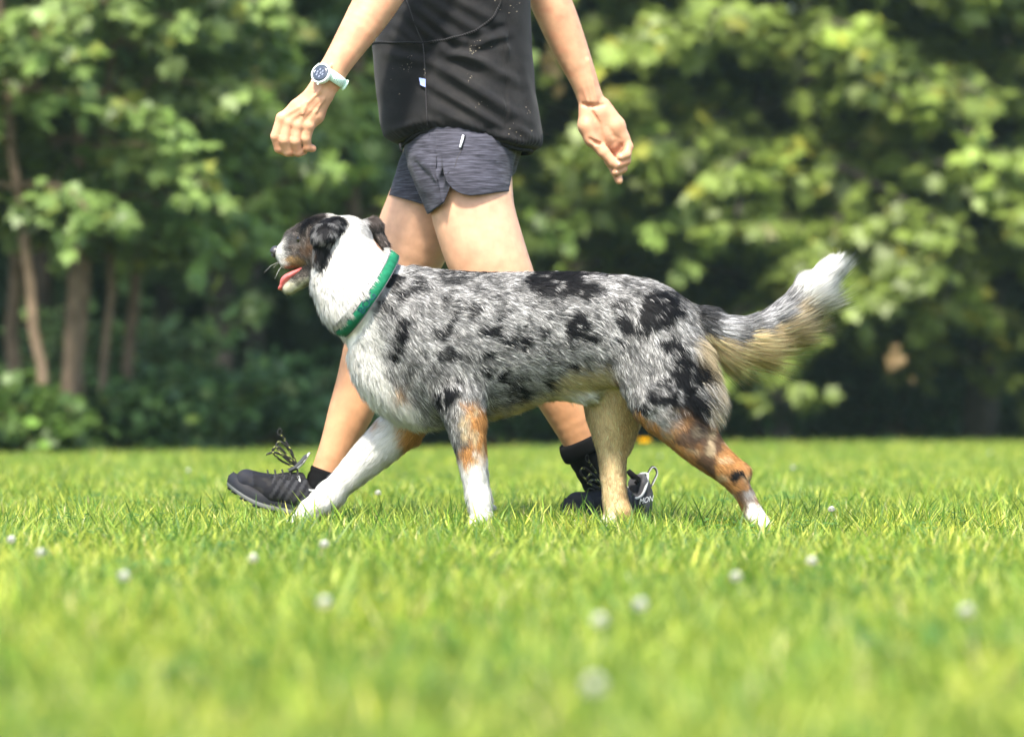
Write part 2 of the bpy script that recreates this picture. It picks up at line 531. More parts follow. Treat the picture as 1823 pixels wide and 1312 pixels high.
def bough(lv, rng, s, e, size, base, ntw=12, nlf=11, droop=.25, tw=.42):
    """one limb from s to e; returns the wood, adds its leaves in flat drooping sprays"""
    s = np.asarray(s, float); e = np.asarray(e, float)
    L = np.linalg.norm(e - s)
    t = np.linspace(0, 1, 7)[:, None]
    path = s + (e - s) * t + np.array([0, 0, 1]) * (droop * L * (t * (1 - t)) * 1.6) + rng.normal(0, .02 * L, (7, 3)) * t * (1 - t) * 3
    out = nrm(e - s)
    for i in range(ntw):
        u = .22 + .78 * (i + rng.random()) / ntw
        q = np.array([np.interp(u * 6, np.arange(7), path[:, j]) for j in range(3)])
        side = nrm(np.cross(out, [0, 0, 1.])) * (1 if i % 2 else -1)
        dr = nrm(out * (.35 + .5 * rng.random()) + side * (.9 * rng.random() + .25) + np.array([0, 0, -.08 + .2 * rng.normal()]))
        l = tw * (1.15 - .55 * u) * (.7 + .6 * rng.random())
        n = nlf
        v = rng.random(n) ** .8
        p = q + dr * (l * v)[:, None] + np.array([0, 0, -.3]) * (l * v * v)[:, None] + rng.normal(0, .035, (n, 3))
        ld = dr + rng.normal(0, .6, (n, 3)) + np.array([0, 0, -.55])
        nn = np.array([0.05, -.35, .9]) + rng.normal(0, .42, (n, 3))
        c = base * (.72 + .56 * rng.random((n, 1))) * (1 + .22 * rng.normal(0, 1, (1, 1)))
        c = np.clip(c, .01, .6)
        yl = rng.random(n) < .07
        c[yl] = c[yl] * [1.5, 1.15, .9]
        lv.add(p, ld, nn, size * (.6 + .7 * rng.random(n)), c)
    return path

def tree(name, label, base_px, Y, trunk, boughs, leaf, size, col, seed, shape=MAPLE, bark=None, group=None, ntw=12, nlf=11, tw=.42):
    """trunk rows: dx, dy, z, radius in metres from the foot; boughs rows: height, azimuth deg, reach, rise"""
    rng = np.random.default_rng(seed)
    d = CAMD + Y
    foot = np.array([(base_px - 911.5) * d / F, Y, 0.0])
    root = empty(name, foot)
    tag(root, label, 'tree', group)
    T = spline(np.array(trunk), 18)
    T[:, :2] += rng.normal(0, .012, (18, 2))
    mb = MB().tube(foot + T[:, :3] - [0, 0, .05], T[:, 3], 10)
    mb.build('trunk', bark or m_bark, root)
    lv = Leaves(); zs = T[:, 2]
    for (z, az, reach, rise) in boughs:
        i = np.argmin(np.abs(zs - z)); s = foot + T[i, :3]
        a = R(az + rng.normal(0, 6)); l = reach * (.8 + .4 * rng.random())
        e = s + np.array([math.cos(a) * l, math.sin(a) * l, rise])
        path = bough(lv, rng, s, e, size, np.array(col) * (.85 + .3 * rng.random()), ntw, nlf, tw=tw)
        MB().tube(path, np.linspace(max(.008, .022 * l), .004, 7), 5).build('limb', bark or m_bark, root)
    lv.build('crown', shape, root)
    return root

def ring_boughs(rng, z0, z1, n, reach, rise=(-.35, .1), front=.6):
    """boughs all around, more of them on the sunny meadow side (-Y)"""
    out = []
    for i in range(n):
        az = -90 + rng.normal(0, 62) if rng.random() < front else rng.random() * 360
        z = z0 + (z1 - z0) * (i + rng.random()) / n
        out.append((z, az, reach * (1.1 - .5 * (z - z0) / max(z1 - z0, .1) * .6), rise[0] + (rise[1] - rise[0]) * rng.random()))
    return out

rb = np.random.default_rng(31); maples = []
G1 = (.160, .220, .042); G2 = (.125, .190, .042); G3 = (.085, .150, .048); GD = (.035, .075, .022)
# broad maples on the right, boughs reaching out over the meadow
maples.append(tree('maple_tree', 'tall leafy maple filling the right edge of the woodland', 1740, 24.5, [(0, 0, 0, .16), (.1, 0, 2, .14), (0, 0, 5, .1), (0, 0, 8, .04)],
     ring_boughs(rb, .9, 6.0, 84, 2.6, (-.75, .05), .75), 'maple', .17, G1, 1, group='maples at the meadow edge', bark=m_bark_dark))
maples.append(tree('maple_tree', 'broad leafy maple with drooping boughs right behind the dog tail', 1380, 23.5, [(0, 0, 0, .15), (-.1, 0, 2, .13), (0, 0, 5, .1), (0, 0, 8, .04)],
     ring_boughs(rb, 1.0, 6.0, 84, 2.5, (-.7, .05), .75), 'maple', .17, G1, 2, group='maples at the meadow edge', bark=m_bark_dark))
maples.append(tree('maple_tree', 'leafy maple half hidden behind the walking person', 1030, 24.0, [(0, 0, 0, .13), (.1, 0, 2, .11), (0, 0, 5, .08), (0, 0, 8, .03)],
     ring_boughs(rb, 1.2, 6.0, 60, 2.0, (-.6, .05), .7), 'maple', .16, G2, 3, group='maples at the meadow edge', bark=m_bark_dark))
maples.append(tree('maple_tree', 'light green young maple behind the hand with the watch', 640, 19.5, [(0, 0, 0, .07), (-.05, 0, 1.5, .06), (0, 0, 3.5, .045), (0, 0, 6, .02)],
     ring_boughs(rb, 1.5, 5.5, 34, 1.35), 'maple', .13, (.12, .19, .035), 4, group='maples at the meadow edge'))
def withered(px, py, Y, n, parent, col, seed, sp=.07):
    rng = np.random.default_rng(seed); lv = Leaves(); c = W(px, py, Y)
    lv.add(c + rng.normal(0, 1, (n, 3)) * [sp * .5, sp * .5, sp], rng.normal(0, .4, (n, 3)) + [0, 0, -1], rng.normal(0, .5, (n, 3)) + [0, -1, .3], .09 * (.7 + .6 * rng.random(n)), np.array(col) * (.7 + .6 * rng.random((n, 1))))
    lv.build('withered_leaves', MAPLE, parent)['label'] = 'small spray of withered brown leaves'
withered(1600, 636, 20.4, 5, maples[0], (.22, .15, .07), 5, .12)
withered(985, 108, 21.0, 14, maples[2], (.34, .25, .10), 6)
withered(472, 102, 18.0, 12, maples[3], (.42, .30, .14), 7)
# slender trees on the left
def slim(px, Y, lean, r, label, z0, n, reach, col, seed, top=6.5):
    return tree('slender_tree', label, px, Y, [(0, 0, 0, r), (lean * .3, 0, 1.2, r * .85), (lean * .8, .1, 3, r * .65), (lean, .2, top, r * .3)],
                ring_boughs(rb, z0 * .88, top, n + 6, reach), 'oval', .11, col, seed, MAPLE, group='slender trees on the left', tw=.36)
slim(118, 14.4, .12, .048, 'thickest pale brown trunk of the slender trees at far left', 1.9, 26, 1.1, (.135, .195, .05), 11)
slim(128, 14.6, .32, .030, 'thin tree leaning right just beside the thickest pale trunk', 1.8, 18, 1.0, (.135, .195, .05), 12)
slim(86, 14.0, -.42, .036, 'thin trunk leaning left nearest the left picture edge', 1.6, 20, 1.0, (.12, .185, .045), 13)
slim(178, 15.0, .16, .028, 'thin crooked tree second from the thickest pale trunk', 1.5, 18, .95, (.09, .155, .035), 14)
slim(222, 16.0, .22, .040, 'dark straight slender tree right of the pale trunks', 1.6, 24, 1.1, G2, 15)
slim(20, 15.6, .1, .05, 'slender leafy tree cut by the left picture edge', 1.3, 30, 1.3, (.13, .19, .05), 16)
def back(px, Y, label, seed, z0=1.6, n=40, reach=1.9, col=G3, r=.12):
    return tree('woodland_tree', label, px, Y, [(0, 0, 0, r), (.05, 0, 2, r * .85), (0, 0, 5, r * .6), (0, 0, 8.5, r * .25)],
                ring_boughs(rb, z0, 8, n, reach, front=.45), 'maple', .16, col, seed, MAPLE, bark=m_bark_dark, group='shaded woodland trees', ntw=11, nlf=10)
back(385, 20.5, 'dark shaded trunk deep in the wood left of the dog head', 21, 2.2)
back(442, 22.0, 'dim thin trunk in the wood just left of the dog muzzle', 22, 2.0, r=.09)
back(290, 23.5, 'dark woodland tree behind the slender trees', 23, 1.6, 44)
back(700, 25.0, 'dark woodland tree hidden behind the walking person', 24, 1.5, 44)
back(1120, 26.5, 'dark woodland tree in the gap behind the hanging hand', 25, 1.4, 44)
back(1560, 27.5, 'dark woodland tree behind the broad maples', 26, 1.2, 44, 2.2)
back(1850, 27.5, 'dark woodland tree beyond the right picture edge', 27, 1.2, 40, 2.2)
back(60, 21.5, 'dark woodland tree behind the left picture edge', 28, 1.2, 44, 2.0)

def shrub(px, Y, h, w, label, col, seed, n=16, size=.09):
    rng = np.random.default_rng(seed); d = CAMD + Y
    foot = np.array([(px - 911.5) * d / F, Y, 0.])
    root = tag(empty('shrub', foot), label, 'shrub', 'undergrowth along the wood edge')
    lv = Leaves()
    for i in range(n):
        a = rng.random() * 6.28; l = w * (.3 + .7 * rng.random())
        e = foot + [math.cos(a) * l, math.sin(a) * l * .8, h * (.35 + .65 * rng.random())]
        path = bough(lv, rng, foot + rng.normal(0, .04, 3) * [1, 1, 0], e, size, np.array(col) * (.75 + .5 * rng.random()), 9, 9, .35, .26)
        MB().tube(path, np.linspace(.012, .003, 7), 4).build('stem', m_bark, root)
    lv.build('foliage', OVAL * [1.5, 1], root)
shrub(22, 13.9, .42, .45, 'bright leafy shrub at the foot of the leftmost trunks', (.09, .16, .03), 41, 12)
shrub(228, 14.8, .36, .5, 'low green shrub right of the pale slender trunks', (.06, .12, .03), 42, 12)
shrub(330, 16.0, .5, .7, 'dark green shrub between slender trees and the dog', (.085, .155, .045), 43)
shrub(470, 16.8, .6, .8, 'dim green shrub below the dog muzzle', (.065, .135, .04), 44)
shrub(620, 18.6, .7, .9, 'dim shrub behind the forward leg of the person', (.06, .125, .04), 45)
shrub(140, 17.2, 1.0, .9, 'tall green shrub behind the pale trunks', (.11, .18, .05), 46, 20)
shrub(300, 17.6, 1.1, .9, 'tall shaded shrub behind the dark straight slender tree', (.10, .17, .05), 47, 20)
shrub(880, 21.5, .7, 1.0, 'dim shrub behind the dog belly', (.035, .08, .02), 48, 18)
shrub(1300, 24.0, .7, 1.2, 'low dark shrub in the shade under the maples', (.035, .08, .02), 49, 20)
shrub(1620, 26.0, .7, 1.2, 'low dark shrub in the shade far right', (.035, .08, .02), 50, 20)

# the deep wood that reads as one mass
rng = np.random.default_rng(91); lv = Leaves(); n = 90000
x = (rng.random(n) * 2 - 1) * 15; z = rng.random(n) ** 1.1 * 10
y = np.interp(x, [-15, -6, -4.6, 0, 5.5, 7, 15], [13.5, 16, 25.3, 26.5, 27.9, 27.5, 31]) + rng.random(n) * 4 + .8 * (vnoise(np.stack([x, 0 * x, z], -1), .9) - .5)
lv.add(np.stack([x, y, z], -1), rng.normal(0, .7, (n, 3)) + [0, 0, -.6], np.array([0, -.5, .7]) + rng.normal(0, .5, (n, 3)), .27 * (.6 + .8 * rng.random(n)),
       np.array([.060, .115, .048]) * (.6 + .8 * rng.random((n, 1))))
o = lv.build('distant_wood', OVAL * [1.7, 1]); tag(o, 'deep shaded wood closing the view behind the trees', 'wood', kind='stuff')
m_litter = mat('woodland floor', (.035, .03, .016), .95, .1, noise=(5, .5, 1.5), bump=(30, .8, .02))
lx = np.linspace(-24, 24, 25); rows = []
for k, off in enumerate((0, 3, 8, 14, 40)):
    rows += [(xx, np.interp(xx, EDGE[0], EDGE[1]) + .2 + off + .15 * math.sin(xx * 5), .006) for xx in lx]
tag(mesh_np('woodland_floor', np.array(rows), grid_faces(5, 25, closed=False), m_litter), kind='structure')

# ---------------------------------------------------------------- the dog
dog = tag(empty('dog', W(960, 945, 0) * [1, 1, 0]), 'blue merle shepherd dog with white neck and green collar walking left', 'dog')
YA = np.array([0, 1.0, 0])
DF = Field([W(470, 0, 0)[0], -.24, -.012], [W(1515, 0, 0)[0], .28, W(0, 350, 0)[2]], .0045)
# info: part, flow direction of the coat, hair length (m), lift
def I(part, flow, L, lift=.28):
    return (part, nrm(flow), L, lift)
iB = I('body', (.9, 0, -.42), .019, .2); iC = I('chest', (.42, 0, -.9), .024, .2); iN = I('neck', (.55, 0, -.83), .027, .2)
DF.limb([(735, 580, 0, 99), (800, 606, 0, 122), (880, 604, 0, 117), (960, 592, 0, 106), (1050, 588, 0, 101), (1125, 590, 0, 88)], .03, YA, .80, iB)
DF.limb([(1125, 588, 0, 86), (1170, 588, 0, 70), (1208, 595, 0, 44)], .03, YA, .9, I('rump', (.75, 0, -.66), .021, .2))
DF.limb([(672, 612, 0, 52), (700, 650, 0, 68), (742, 690, 0, 62), (800, 690, 0, 55)], .03, YA, .85, iC)
DF.limb([(612, 455, .02, 50), (640, 505, .0, 66), (678, 545, 0, 76), (735, 575, 0, 86)], .03, YA, .82, iN)
DF.limb([(594, 498, .01, 33), (612, 542, 0, 34)], .03, YA, .9, iN)                 # throat ruff
# belly tuft
DF.limb([(840, 680, 0, 62), (900, 670, 0, 54), (960, 645, 0, 44)], .04, YA, .8, I('under', (.8, 0, -.5), .022, .25))
DF.limb([(990, 662, 0, 42), (1038, 690, 0, 20)], .02, YA, .7, I('belly', (.6, 0, -.8), .03))
# near foreleg, far foreleg
DF.limb([(752, 590, -.055, 56), (800, 660, -.07, 54), (818, 712, -.082, 40)], .03, YA, .62, I('shoulder', (.35, 0, -.93), .019, .2))
DF.limb([(818, 705, -.082, 36), (829, 755, -.085, 33), (838, 800, -.085, 27), (846, 850, -.085, 22), (853, 893, -.085, 20), (857, 915, -.085, 19)], .014, None, 1, I('nfl', (.12, 0, -1), .016, .26))
DF.limb([(842, 733, -.085, 17), (852, 752, -.085, 12)], .012, None, 1, I('nfl', (.5, 0, -.8), .016, .3))
DF.limb([(858, 918, -.085, 17), (846, 939, -.087, 15)], .012, YA, 1.25, I('nfl', (-.3, 0, -1), .010, .2))
DF.limb([(745, 700, .07, 52), (722, 752, .08, 38), (700, 773, .085, 37), (650, 820, .085, 30), (605, 864, .085, 22), (575, 893, .085, 21), (556, 908, .085, 21)], .016, None, 1, I('ffl', (-.7, 0, -.72), .017, .26))
DF.limb([(556, 908, .085, 18), (524, 932, .085, 13)], .012, YA, 1.3, I('ffl', (-.8, 0, -.5), .010, .2))
DF.limb([(722, 775, .085, 16), (738, 778, .085, 11)], .012, None, 1, I('ffl', (.7, 0, -.6), .02, .3))
# near hind leg
DF.limb([(1150, 600, -.055, 72), (1168, 665, -.072, 68), (1190, 715, -.08, 54)], .03, YA, .6, I('thigh', (.42, 0, -.9), .020, .2))
DF.limb([(1205, 640, -.055, 46), (1232, 705, -.072, 34), (1238, 745, -.078, 24)], .03, YA, .75, I('thighback', (.7, 0, -.7), .032, .6))
DF.limb([(1178, 715, -.08, 50), (1208, 760, -.083, 36), (1245, 800, -.085, 29), (1282, 830, -.085, 24), (1312, 856, -.085, 20)], .02, None, 1, I('gaskin', (.75, 0, -.66), .013, .22))
DF.limb([(1255, 765, -.082, 15), (1290, 806, -.085, 11), (1322, 838, -.085, 12.5)], .012, None, 1, I('gaskin', (.75, 0, -.66), .013, .22))
DF.limb([(1322, 842, -.085, 14), (1312, 856, -.085, 18), (1328, 885, -.085, 16.5), (1340, 910, -.085, 16), (1350, 926, -.086, 14)], .012, None, 1, I('hock', (.45, 0, -.9), .011, .2))
DF.limb([(1344, 918, -.085, 15), (1366, 938, -.086, 12)], .010, YA, 1.3, I('hock', (.4, 0, -.9), .009, .2))
# far hind leg
DF.limb([(1105, 640, .055, 66), (1092, 715, .075, 52), (1090, 755, .08, 40), (1090, 800, .085, 27), (1092, 850, .085, 22), (1096, 895, .085, 22), (1100, 912, .085, 21)], .02, None, 1, I('fhl', (.05, 0, -1), .014, .22))
DF.limb([(1103, 912, .085, 21), (1082, 937, .082, 17)], .012, YA, 1.25, I('fhl', (-.2, 0, -1), .010, .2))
DF.limb([(1118, 745, .08, 20), (1108, 790, .083, 14)], .02, None, 1, I('fhl', (.2, 0, -1), .022, .35))
# toes
def toes(px, py, Y, dx, dz, r, part, flow):
    for o_ in (-.021, -.007, .007, .021):
        k_ = 1 - .25 * (abs(o_) > .01)
        a = W(px, py, Y) + [0, o_ * .8, 0]; b = a + np.array([dx * k_, o_ * .35, dz])
        DF.cap(a, b, r * .95, r * .8, .003, None, 1, I(part, flow, .007, .2))
toes(850, 930, -.087, -.022, -.012, .0115, 'nfl', (-.6, 0, -.6)); toes(538, 921, .085, -.030, -.016, .0125, 'ffl', (-.8, 0, -.4))
toes(1352, 927, -.086, .012, -.018, .0105, 'hock', (.4, 0, -.8)); toes(1090, 926, .082, -.022, -.014, .0115, 'fhl', (-.6, 0, -.6))
DF.limb([(851, 880, -.085, 21), (854, 892, -.085, 21)], .01, None, 1, I('nfl', (.12, 0, -1), .012, .22)); DF.limb([(590, 880, .085, 25), (578, 892, .085, 24)], .01, None, 1, I('ffl', (-.7, 0, -.7), .014, .22))
# tail
tailp = [(1205, 568, 0, 30), (1245, 582, 0, 27), (1295, 597, 0, 25), (1345, 593, 0, 23), (1395, 567, 0, 21), (1440, 522, 0, 20), (1474, 482, 0, 10)]
for p, q in zip(tailp[:-1], tailp[1:]):
    dv = W(*q[:3]) - W(*p[:3])
    DF.cap(W(*p[:3]), W(*q[:3]), rp(p[3], 0), rp(q[3], 0), .012, None, 1, I('tail', dv, .048, .55))
# head, turned away towards the person
HC = W(607, 432, .045)
hf = nrm((-.88, .47, -.06)); hl = nrm(np.cross([0.05, 0.0, 1], hf)); hu = np.cross(hf, hl)
def H(f, l, u):
    return HC + f * hf + l * hl + u * hu
iH = I('head', -hf * .8 - hu * .3, .017, .24)
DF.limb([(574, 414, .055, 29), (550, 418, .08, 25), (526, 429, .10, 21)], .014, None, 1, iH)
DF.cap(H(-.01, 0, 0), H(.03, 0, .004), .054, .050, .02, hl, 1.08, iH)
DF.cap(H(.02, .026, -.022), H(.05, .014, -.02), .034, .028, .02, None, 1, iH)
DF.cap(H(.02, -.026, -.022), H(.05, -.014, -.02), .034, .028, .02, None, 1, iH)
DF.cap(H(.045, 0, -.006), H(.125, 0, -.012), .042, .030, .014, hl, .85, I('muzzle', -hf, .010, .22))
DF.cap(H(.128, 0, -.010), H(.142, 0, -.013), .027, .021, .01, hl, 1.0, I('muzzle', -hf, .006, .2))
for s_ in (1, -1):
    DF.cap(H(.06, .017 * s_, -.024), H(.132, .012 * s_, -.032), .018, .014, .010, None, 1, I('lip', -hf * .6 - hu, .008, .2))
jd = nrm(hf * .91 - hu * .41)
J0 = H(.045, .006, -.048)
DF.cap(J0, J0 + jd * .095, .022, .0150, .012, hl, 1.1, I('jaw', -jd - hu * .4, .010, .25))
for s_ in (1, -1):                       # ears: folded flaps
    if s_ > 0:
        e0, e1, e2, rr = W(590, 402, -.005), W(576, 418, -.030), W(565, 468, -.030), (.026, .026, .011)
    else:
        e0, e1, e2, rr = W(640, 402, .085), W(664, 402, .100), W(685, 436, .095), (.020, .022, .014)
    iE = I('earl' if s_ > 0 else 'earr', e2 - e1, .014, .18)
    DF.cap(e0, e1, rr[0], rr[1], .010, nrm(np.cross(e1 - e0, hf)), .55, iE)
    DF.cap(e1, e2, rr[1], rr[2], .008, nrm(hl * .5 * s_ + np.array([0, -.6, 0])), .42, iE)
DF.cap(H(.045, .018, .026), H(.06, .012, .018), .026, .020, .014, None, 1, iH); DF.cap(H(.045, -.018, .026), H(.06, -.012, .018), .026, .020, .014, None, 1, iH)
DV, DQ = DF.surface(3)
DN, DA = vnormals(DV, DQ)

# weights of the blended pieces at every vertex
dist = np.stack([cap_dist(DV, *p[:6]) for p in DF.prims], 1)
wt = 1.0 / np.maximum(dist + .012, .004) ** 3
wt /= wt.sum(1, keepdims=True)
infos = [p[6] for p in DF.prims]
parts = sorted(set(i[0] for i in infos))
PW = {q: sum(wt[:, j] for j, i in enumerate(infos) if i[0] == q) for q in parts}
flowV = wt @ np.array([i[1] for i in infos]); lenV = wt @ np.array([i[2] for i in infos]); liftV = wt @ np.array([i[3] for i in infos])

SPOTS = [  # cx, cy, rx, ry, angle, strength
 (692,492,22,17,0,.95),(736,509,20,9,-25,.8),(693,547,15,9,-20,.8),(711,594,14,26,8,1),(700,633,8,12,0,1),(799,495,28,22,0,.75),(836,482,44,9,0,.85),
 (800,572,9,21,12,.85),(838,552,15,16,0,.8),(868,587,18,13,10,1),(920,602,21,11,10,1),(868,629,17,7,0,.9),(784,627,9,12,-30,.8),(857,657,10,8,30,.9),(887,670,10,12,0,1),
 (912,698,18,12,35,1),(898,660,7,6,0,.9),(772,660,11,22,-25,.6),(792,702,25,20,10,1),(892,550,11,7,10,.7),(928,566,9,4,0,.8),(964,596,11,6,0,.8),(975,616,8,6,0,.7),(905,520,16,6,10,.6),
 (956,505,32,28,0,1),(990,490,44,17,0,1),(1012,505,40,22,15,1),(1042,522,19,14,0,1),(976,489,30,13,0,1),(1019,577,25,24,0,1),(1045,598,10,8,0,1),(965,594,8,9,0,.8),
 (1092,547,15,9,30,.9),(1105,535,10,6,0,.8),(1114,572,20,12,25,.95),(1168,550,42,36,25,1),(1195,535,30,20,30,.9),(1152,580,22,14,0,.9),(1060,488,34,9,3,.85),(1130,508,40,9,18,.6),
 (1199,616,24,13,30,.95),(1225,660,32,34,0,1),(1193,700,40,34,0,1),(1223,716,32,34,0,1),(1236,752,24,28,-20,1),(1086,644,11,9,0,.8),(1144,724,13,9,20,.9),(1115,605,7,5,0,.8),(1080,615,11,9,0,.5),
 (745,470,26,7,12,.5),(1000,545,9,6,0,.6),(1060,560,9,6,0,.6),(940,540,10,6,20,.6),(760,545,8,14,10,.45),(830,600,7,6,0,.4),(735,640,10,8,0,.45),(752,600,8,16,0,.35),(1110,640,9,14,0,.3)]
_r = np.random.default_rng(64)
for _i in range(46):
    SPOTS.append((_r.uniform(700, 1110), _r.uniform(515, 690), _r.uniform(5, 11), _r.uniform(4, 9), _r.uniform(-40, 40), _r.uniform(.6, 1)))
WHT = np.array([.80, .79, .74]); BLK = np.array([.005, .005, .006]); TAN = np.array([.40, .205, .075]); CRM = np.array([.60, .49, .31]); GRY = np.array([.33, .33, .325])
def coat(P, PWp, rng, rough=True):
    """hair colour at points P (m); PWp: weight of each body piece there"""
    n = len(P)
    x, y = pix(P)
    wx = x + 16 * (vnoise(P, 38, 1) - .5) + 13 * (vnoise(P, 95, 2) - .5); wy = y + 16 * (vnoise(P, 38, 3) - .5) + 13 * (vnoise(P, 95, 4) - .5)
    if rough:
        wx = wx + rng.normal(0, 2.2, n); wy = wy + rng.normal(0, 2.2, n)
    def mix(c, d, m):
        return c * (1 - m[:, None]) + d * m[:, None]
    # merle grey: light and dark hairs
    v = np.clip(.5 + .55 * (vnoise(P, 45, 5) - .5) + .9 * (vnoise(P * [1, 1, .6], 210, 6) - .5), 0, 1)
    g_ = .07 + .37 * v ** 1.2
    if rough:
        g_ = g_ * np.exp(rng.normal(0, .55, n))
    c = np.clip(g_, .02, .74)[:, None] * np.array([1.0, .99, .96])
    sp = np.zeros(n)
    for cx, cy, rx, ry, an, st in SPOTS:
        ca, sa = math.cos(R(an)), math.sin(R(an)); dx, dy = wx - cx, wy - cy
        kk = 1.2 if rx < 22 else 1.02
        q = ((dx * ca + dy * sa) / (rx * kk)) ** 2 + ((-dx * sa + dy * ca) / (ry * kk)) ** 2
        sp = np.maximum(sp, st * (1 - sst(.62, 1.35, q)))
    sp = sp * (.62 + .38 * sst(.2, .4, vnoise(P, 85, 27)))
    p_ = rng.random(n) if rough else np.full(n, .5)
    blk = np.where(sp > p_ * .9 + .05, 1.0, 0) * np.clip(sp * 1.2, 0, 1)
    c = mix(c, BLK * (1 + .8 * p_[:, None]) + (.02 * (1 - sp))[:, None], blk)
    g = lambda *k: np.clip(sum(PWp.get(q, 0) for q in k), 0, 1)
    # belly and chest
    belly = np.interp(wx, [840, 870, 910, 960, 1010, 1060, 1095], [772, 728, 722, 700, 668, 655, 660])
    c = mix(c, CRM * [1.1, 1.1, 1.05], sst(-14, 12, wy - belly) * (1 - g('nfl', 'thigh', 'gaskin', 'shoulder')) * (wx > 838) * (wx < 1110))
    c = mix(c, WHT, sst(0, 1, g('belly') * 1.6) * sst(670, 690, wy))
    edge = np.interp(wy, [440, 520, 580, 650, 700, 745, 775], [690, 668, 664, 682, 712, 752, 800])
    c = mix(c, WHT, sst(10, -14, wx - edge) * (wy < 900) * (wx < 820))
    c = mix(c, TAN * [1.2, 1.25, 1.3], .75 * np.exp(-(((wx - 705) / 12) ** 2 + ((wy - 690) / 14) ** 2)))
    # legs
    l = g('nfl')
    k = mix(c, TAN * 1.25, sst(-10, 12, wx + 30 * (vnoise(P, 48, 17) - .5) - np.interp(wy, [700, 745, 770, 800, 830], [828, 824, 834, 822, 815])) * sst(704, 728, wy + 26 * (vnoise(P, 60, 18) - .5)))
    k = mix(k, CRM * 1.15, .8 * np.exp(-(((wx - 822) / 10) ** 2 + ((wy - 752) / 16) ** 2)))
    k = mix(k, CRM, .75 * sst(.5, .72, vnoise(P * [1, 1, .5], 75, 9)) * (wy > 720) * (wx > 822))
    k = mix(k, WHT, sst(-12, 12, wy - 820 + .25 * (wx - 835) + 26 * (vnoise(P, 60, 19) - .5)))
    c = mix(c, k, sst(.35, .65, l))
    l = g('ffl')
    k = np.tile(WHT, (n, 1))
    k = mix(k, TAN * 1.5, sst(705, 730, wx) * sst(735, 755, wy) + .8 * np.exp(-(((wx - 672) / 10) ** 2 + ((wy - 752) / 9) ** 2)))
    k = mix(k, np.array([.22, .14, .07]), .8 * sst(.45, .65, vnoise(P, 70, 26)) * sst(885, 905, wy) * sst(552, 575, wx))
    c = mix(c, k, sst(.35, .65, l))
    l = g('fhl')
    k = np.tile(CRM * [1.22, 1.14, 1.02], (n, 1)) * (.8 + .4 * vnoise(P * [1, 1, .3], 120, 23))[:, None]; k = mix(k, TAN, .45 * sst(1095, 1115, wx))
    k = mix(k, WHT, sst(905, 930, wy) * sst(1105, 1085, wx))
    c = mix(c, k, sst(.35, .6, l))
    l = g('gaskin', 'hock')
    k = mix(np.tile(TAN, (n, 1)), BLK * 6, .75 * sst(.42, .7, vnoise(P * [1, 1, 1], 40, 8)))
    k = mix(k, CRM, .6 * sst(.5, .75, vnoise(P, 55, 10)))
    k = mix(k, GRY, np.exp(-(((wx - 1170) / 30) ** 2 + ((wy - 752) / 20) ** 2)))
    k = mix(k, BLK, sst(.2, .5, np.exp(-(((wx - 1312) / 16) ** 2 + ((wy - 845) / 12) ** 2))))
    k = mix(k, BLK * 3, .8 * np.exp(-(((wx - 1240) / 20) ** 2 + ((wy - 765) / 26) ** 2)))
    k = mix(k, GRY, .9 * np.exp(-(((wx - 1335) / 9) ** 2 + ((wy - 880) / 16) ** 2)))
    k = mix(k, WHT, sst(-6, 6, (wx - 1340) * .5 + (wy - 903)))
    c = mix(c, k, sst(.3, .7, l) * sst(725, 775, wy + .25 * (wx - 1180)))
    c = mix(c, CRM * .95, sst(.25, .7, g('thighback')) * sst(-8, 14, wx - np.interp(wy, [560, 620, 660, 760], [1216, 1222, 1252, 1262])))
    tl = np.interp(wx, [1080, 1100, 1130, 1160, 1200, 1240], [672, 700, 738, 766, 796, 822])   # tan front edge of the thigh
    c = mix(c, TAN * 1.35, sst(-16, -4, wy - tl) * g('thigh', 'gaskin') * (wx > 1085) * sst(1245, 1215, wx))
    # tail
    l = sst(.3, .6, g('tail'))
    cl = np.interp(wx, [1200, 1245, 1295, 1345, 1395, 1440, 1500], [575, 584, 596, 590, 563, 520, 450])
    k = np.clip((.05 + .30 * vnoise(P, 70, 12)) * np.exp(rng.normal(0, .55, n)), .01, .7)[:, None] * np.ones(3)
    k = mix(k, BLK, .85 * (1 - sst(1246, 1276, wx + .6 * (wy - 570))) + .6 * np.exp(-(((wx - 1308) / 16) ** 2 + ((wy - 585) / 10) ** 2)))
    k = mix(k, CRM * [1.38, 1.3, 1.15], sst(0, 9, wy - cl - 3) * (1 - .5 * sst(1330, 1420, wx)))
    k = mix(k, WHT, sst(1398, 1432, wx + .35 * (520 - wy)))
    c = mix(c, k, l)
    # neck and head
    ne = sst(.3, .55, g('neck') + g('head', 'muzzle', 'jaw', 'lip', 'earl', 'earr'))
    ne = ne * sst(14, -10, (wx - 690) * .8 + (wy - 470) * .55)
    c = mix(c, WHT * 1.02, ne)
    hd = sst(.3, .5, g('head', 'muzzle', 'jaw', 'lip'))
    face = hd * sst(8, -8, wx - np.interp(wy, [370, 400, 440, 480, 520], [566, 588, 590, 560, 540]))
    fc = np.clip((.02 + .22 * vnoise(P, 90, 13) ** 1.5) * np.exp(rng.normal(0, .5, n)), .01, .7)[:, None] * np.array([1.1, .95, .82])
    fc = mix(fc, np.array([.22, .12, .06]), .8 * np.exp(-(((wx - 548) / 16) ** 2 + ((wy - 438) / 16) ** 2)))
    fc = mix(fc, BLK, np.exp(-(((wx - 545) / 40) ** 2 + ((wy - 394) / 15) ** 4)))
    fc = mix(fc, np.array([.13, .125, .125]), np.exp(-(((wx - 512) / 16) ** 2 + ((wy - 420) / 13) ** 2)))
    fc = mix(fc, WHT * .9, sst(520, 498, wx) * sst(415, 440, wy))
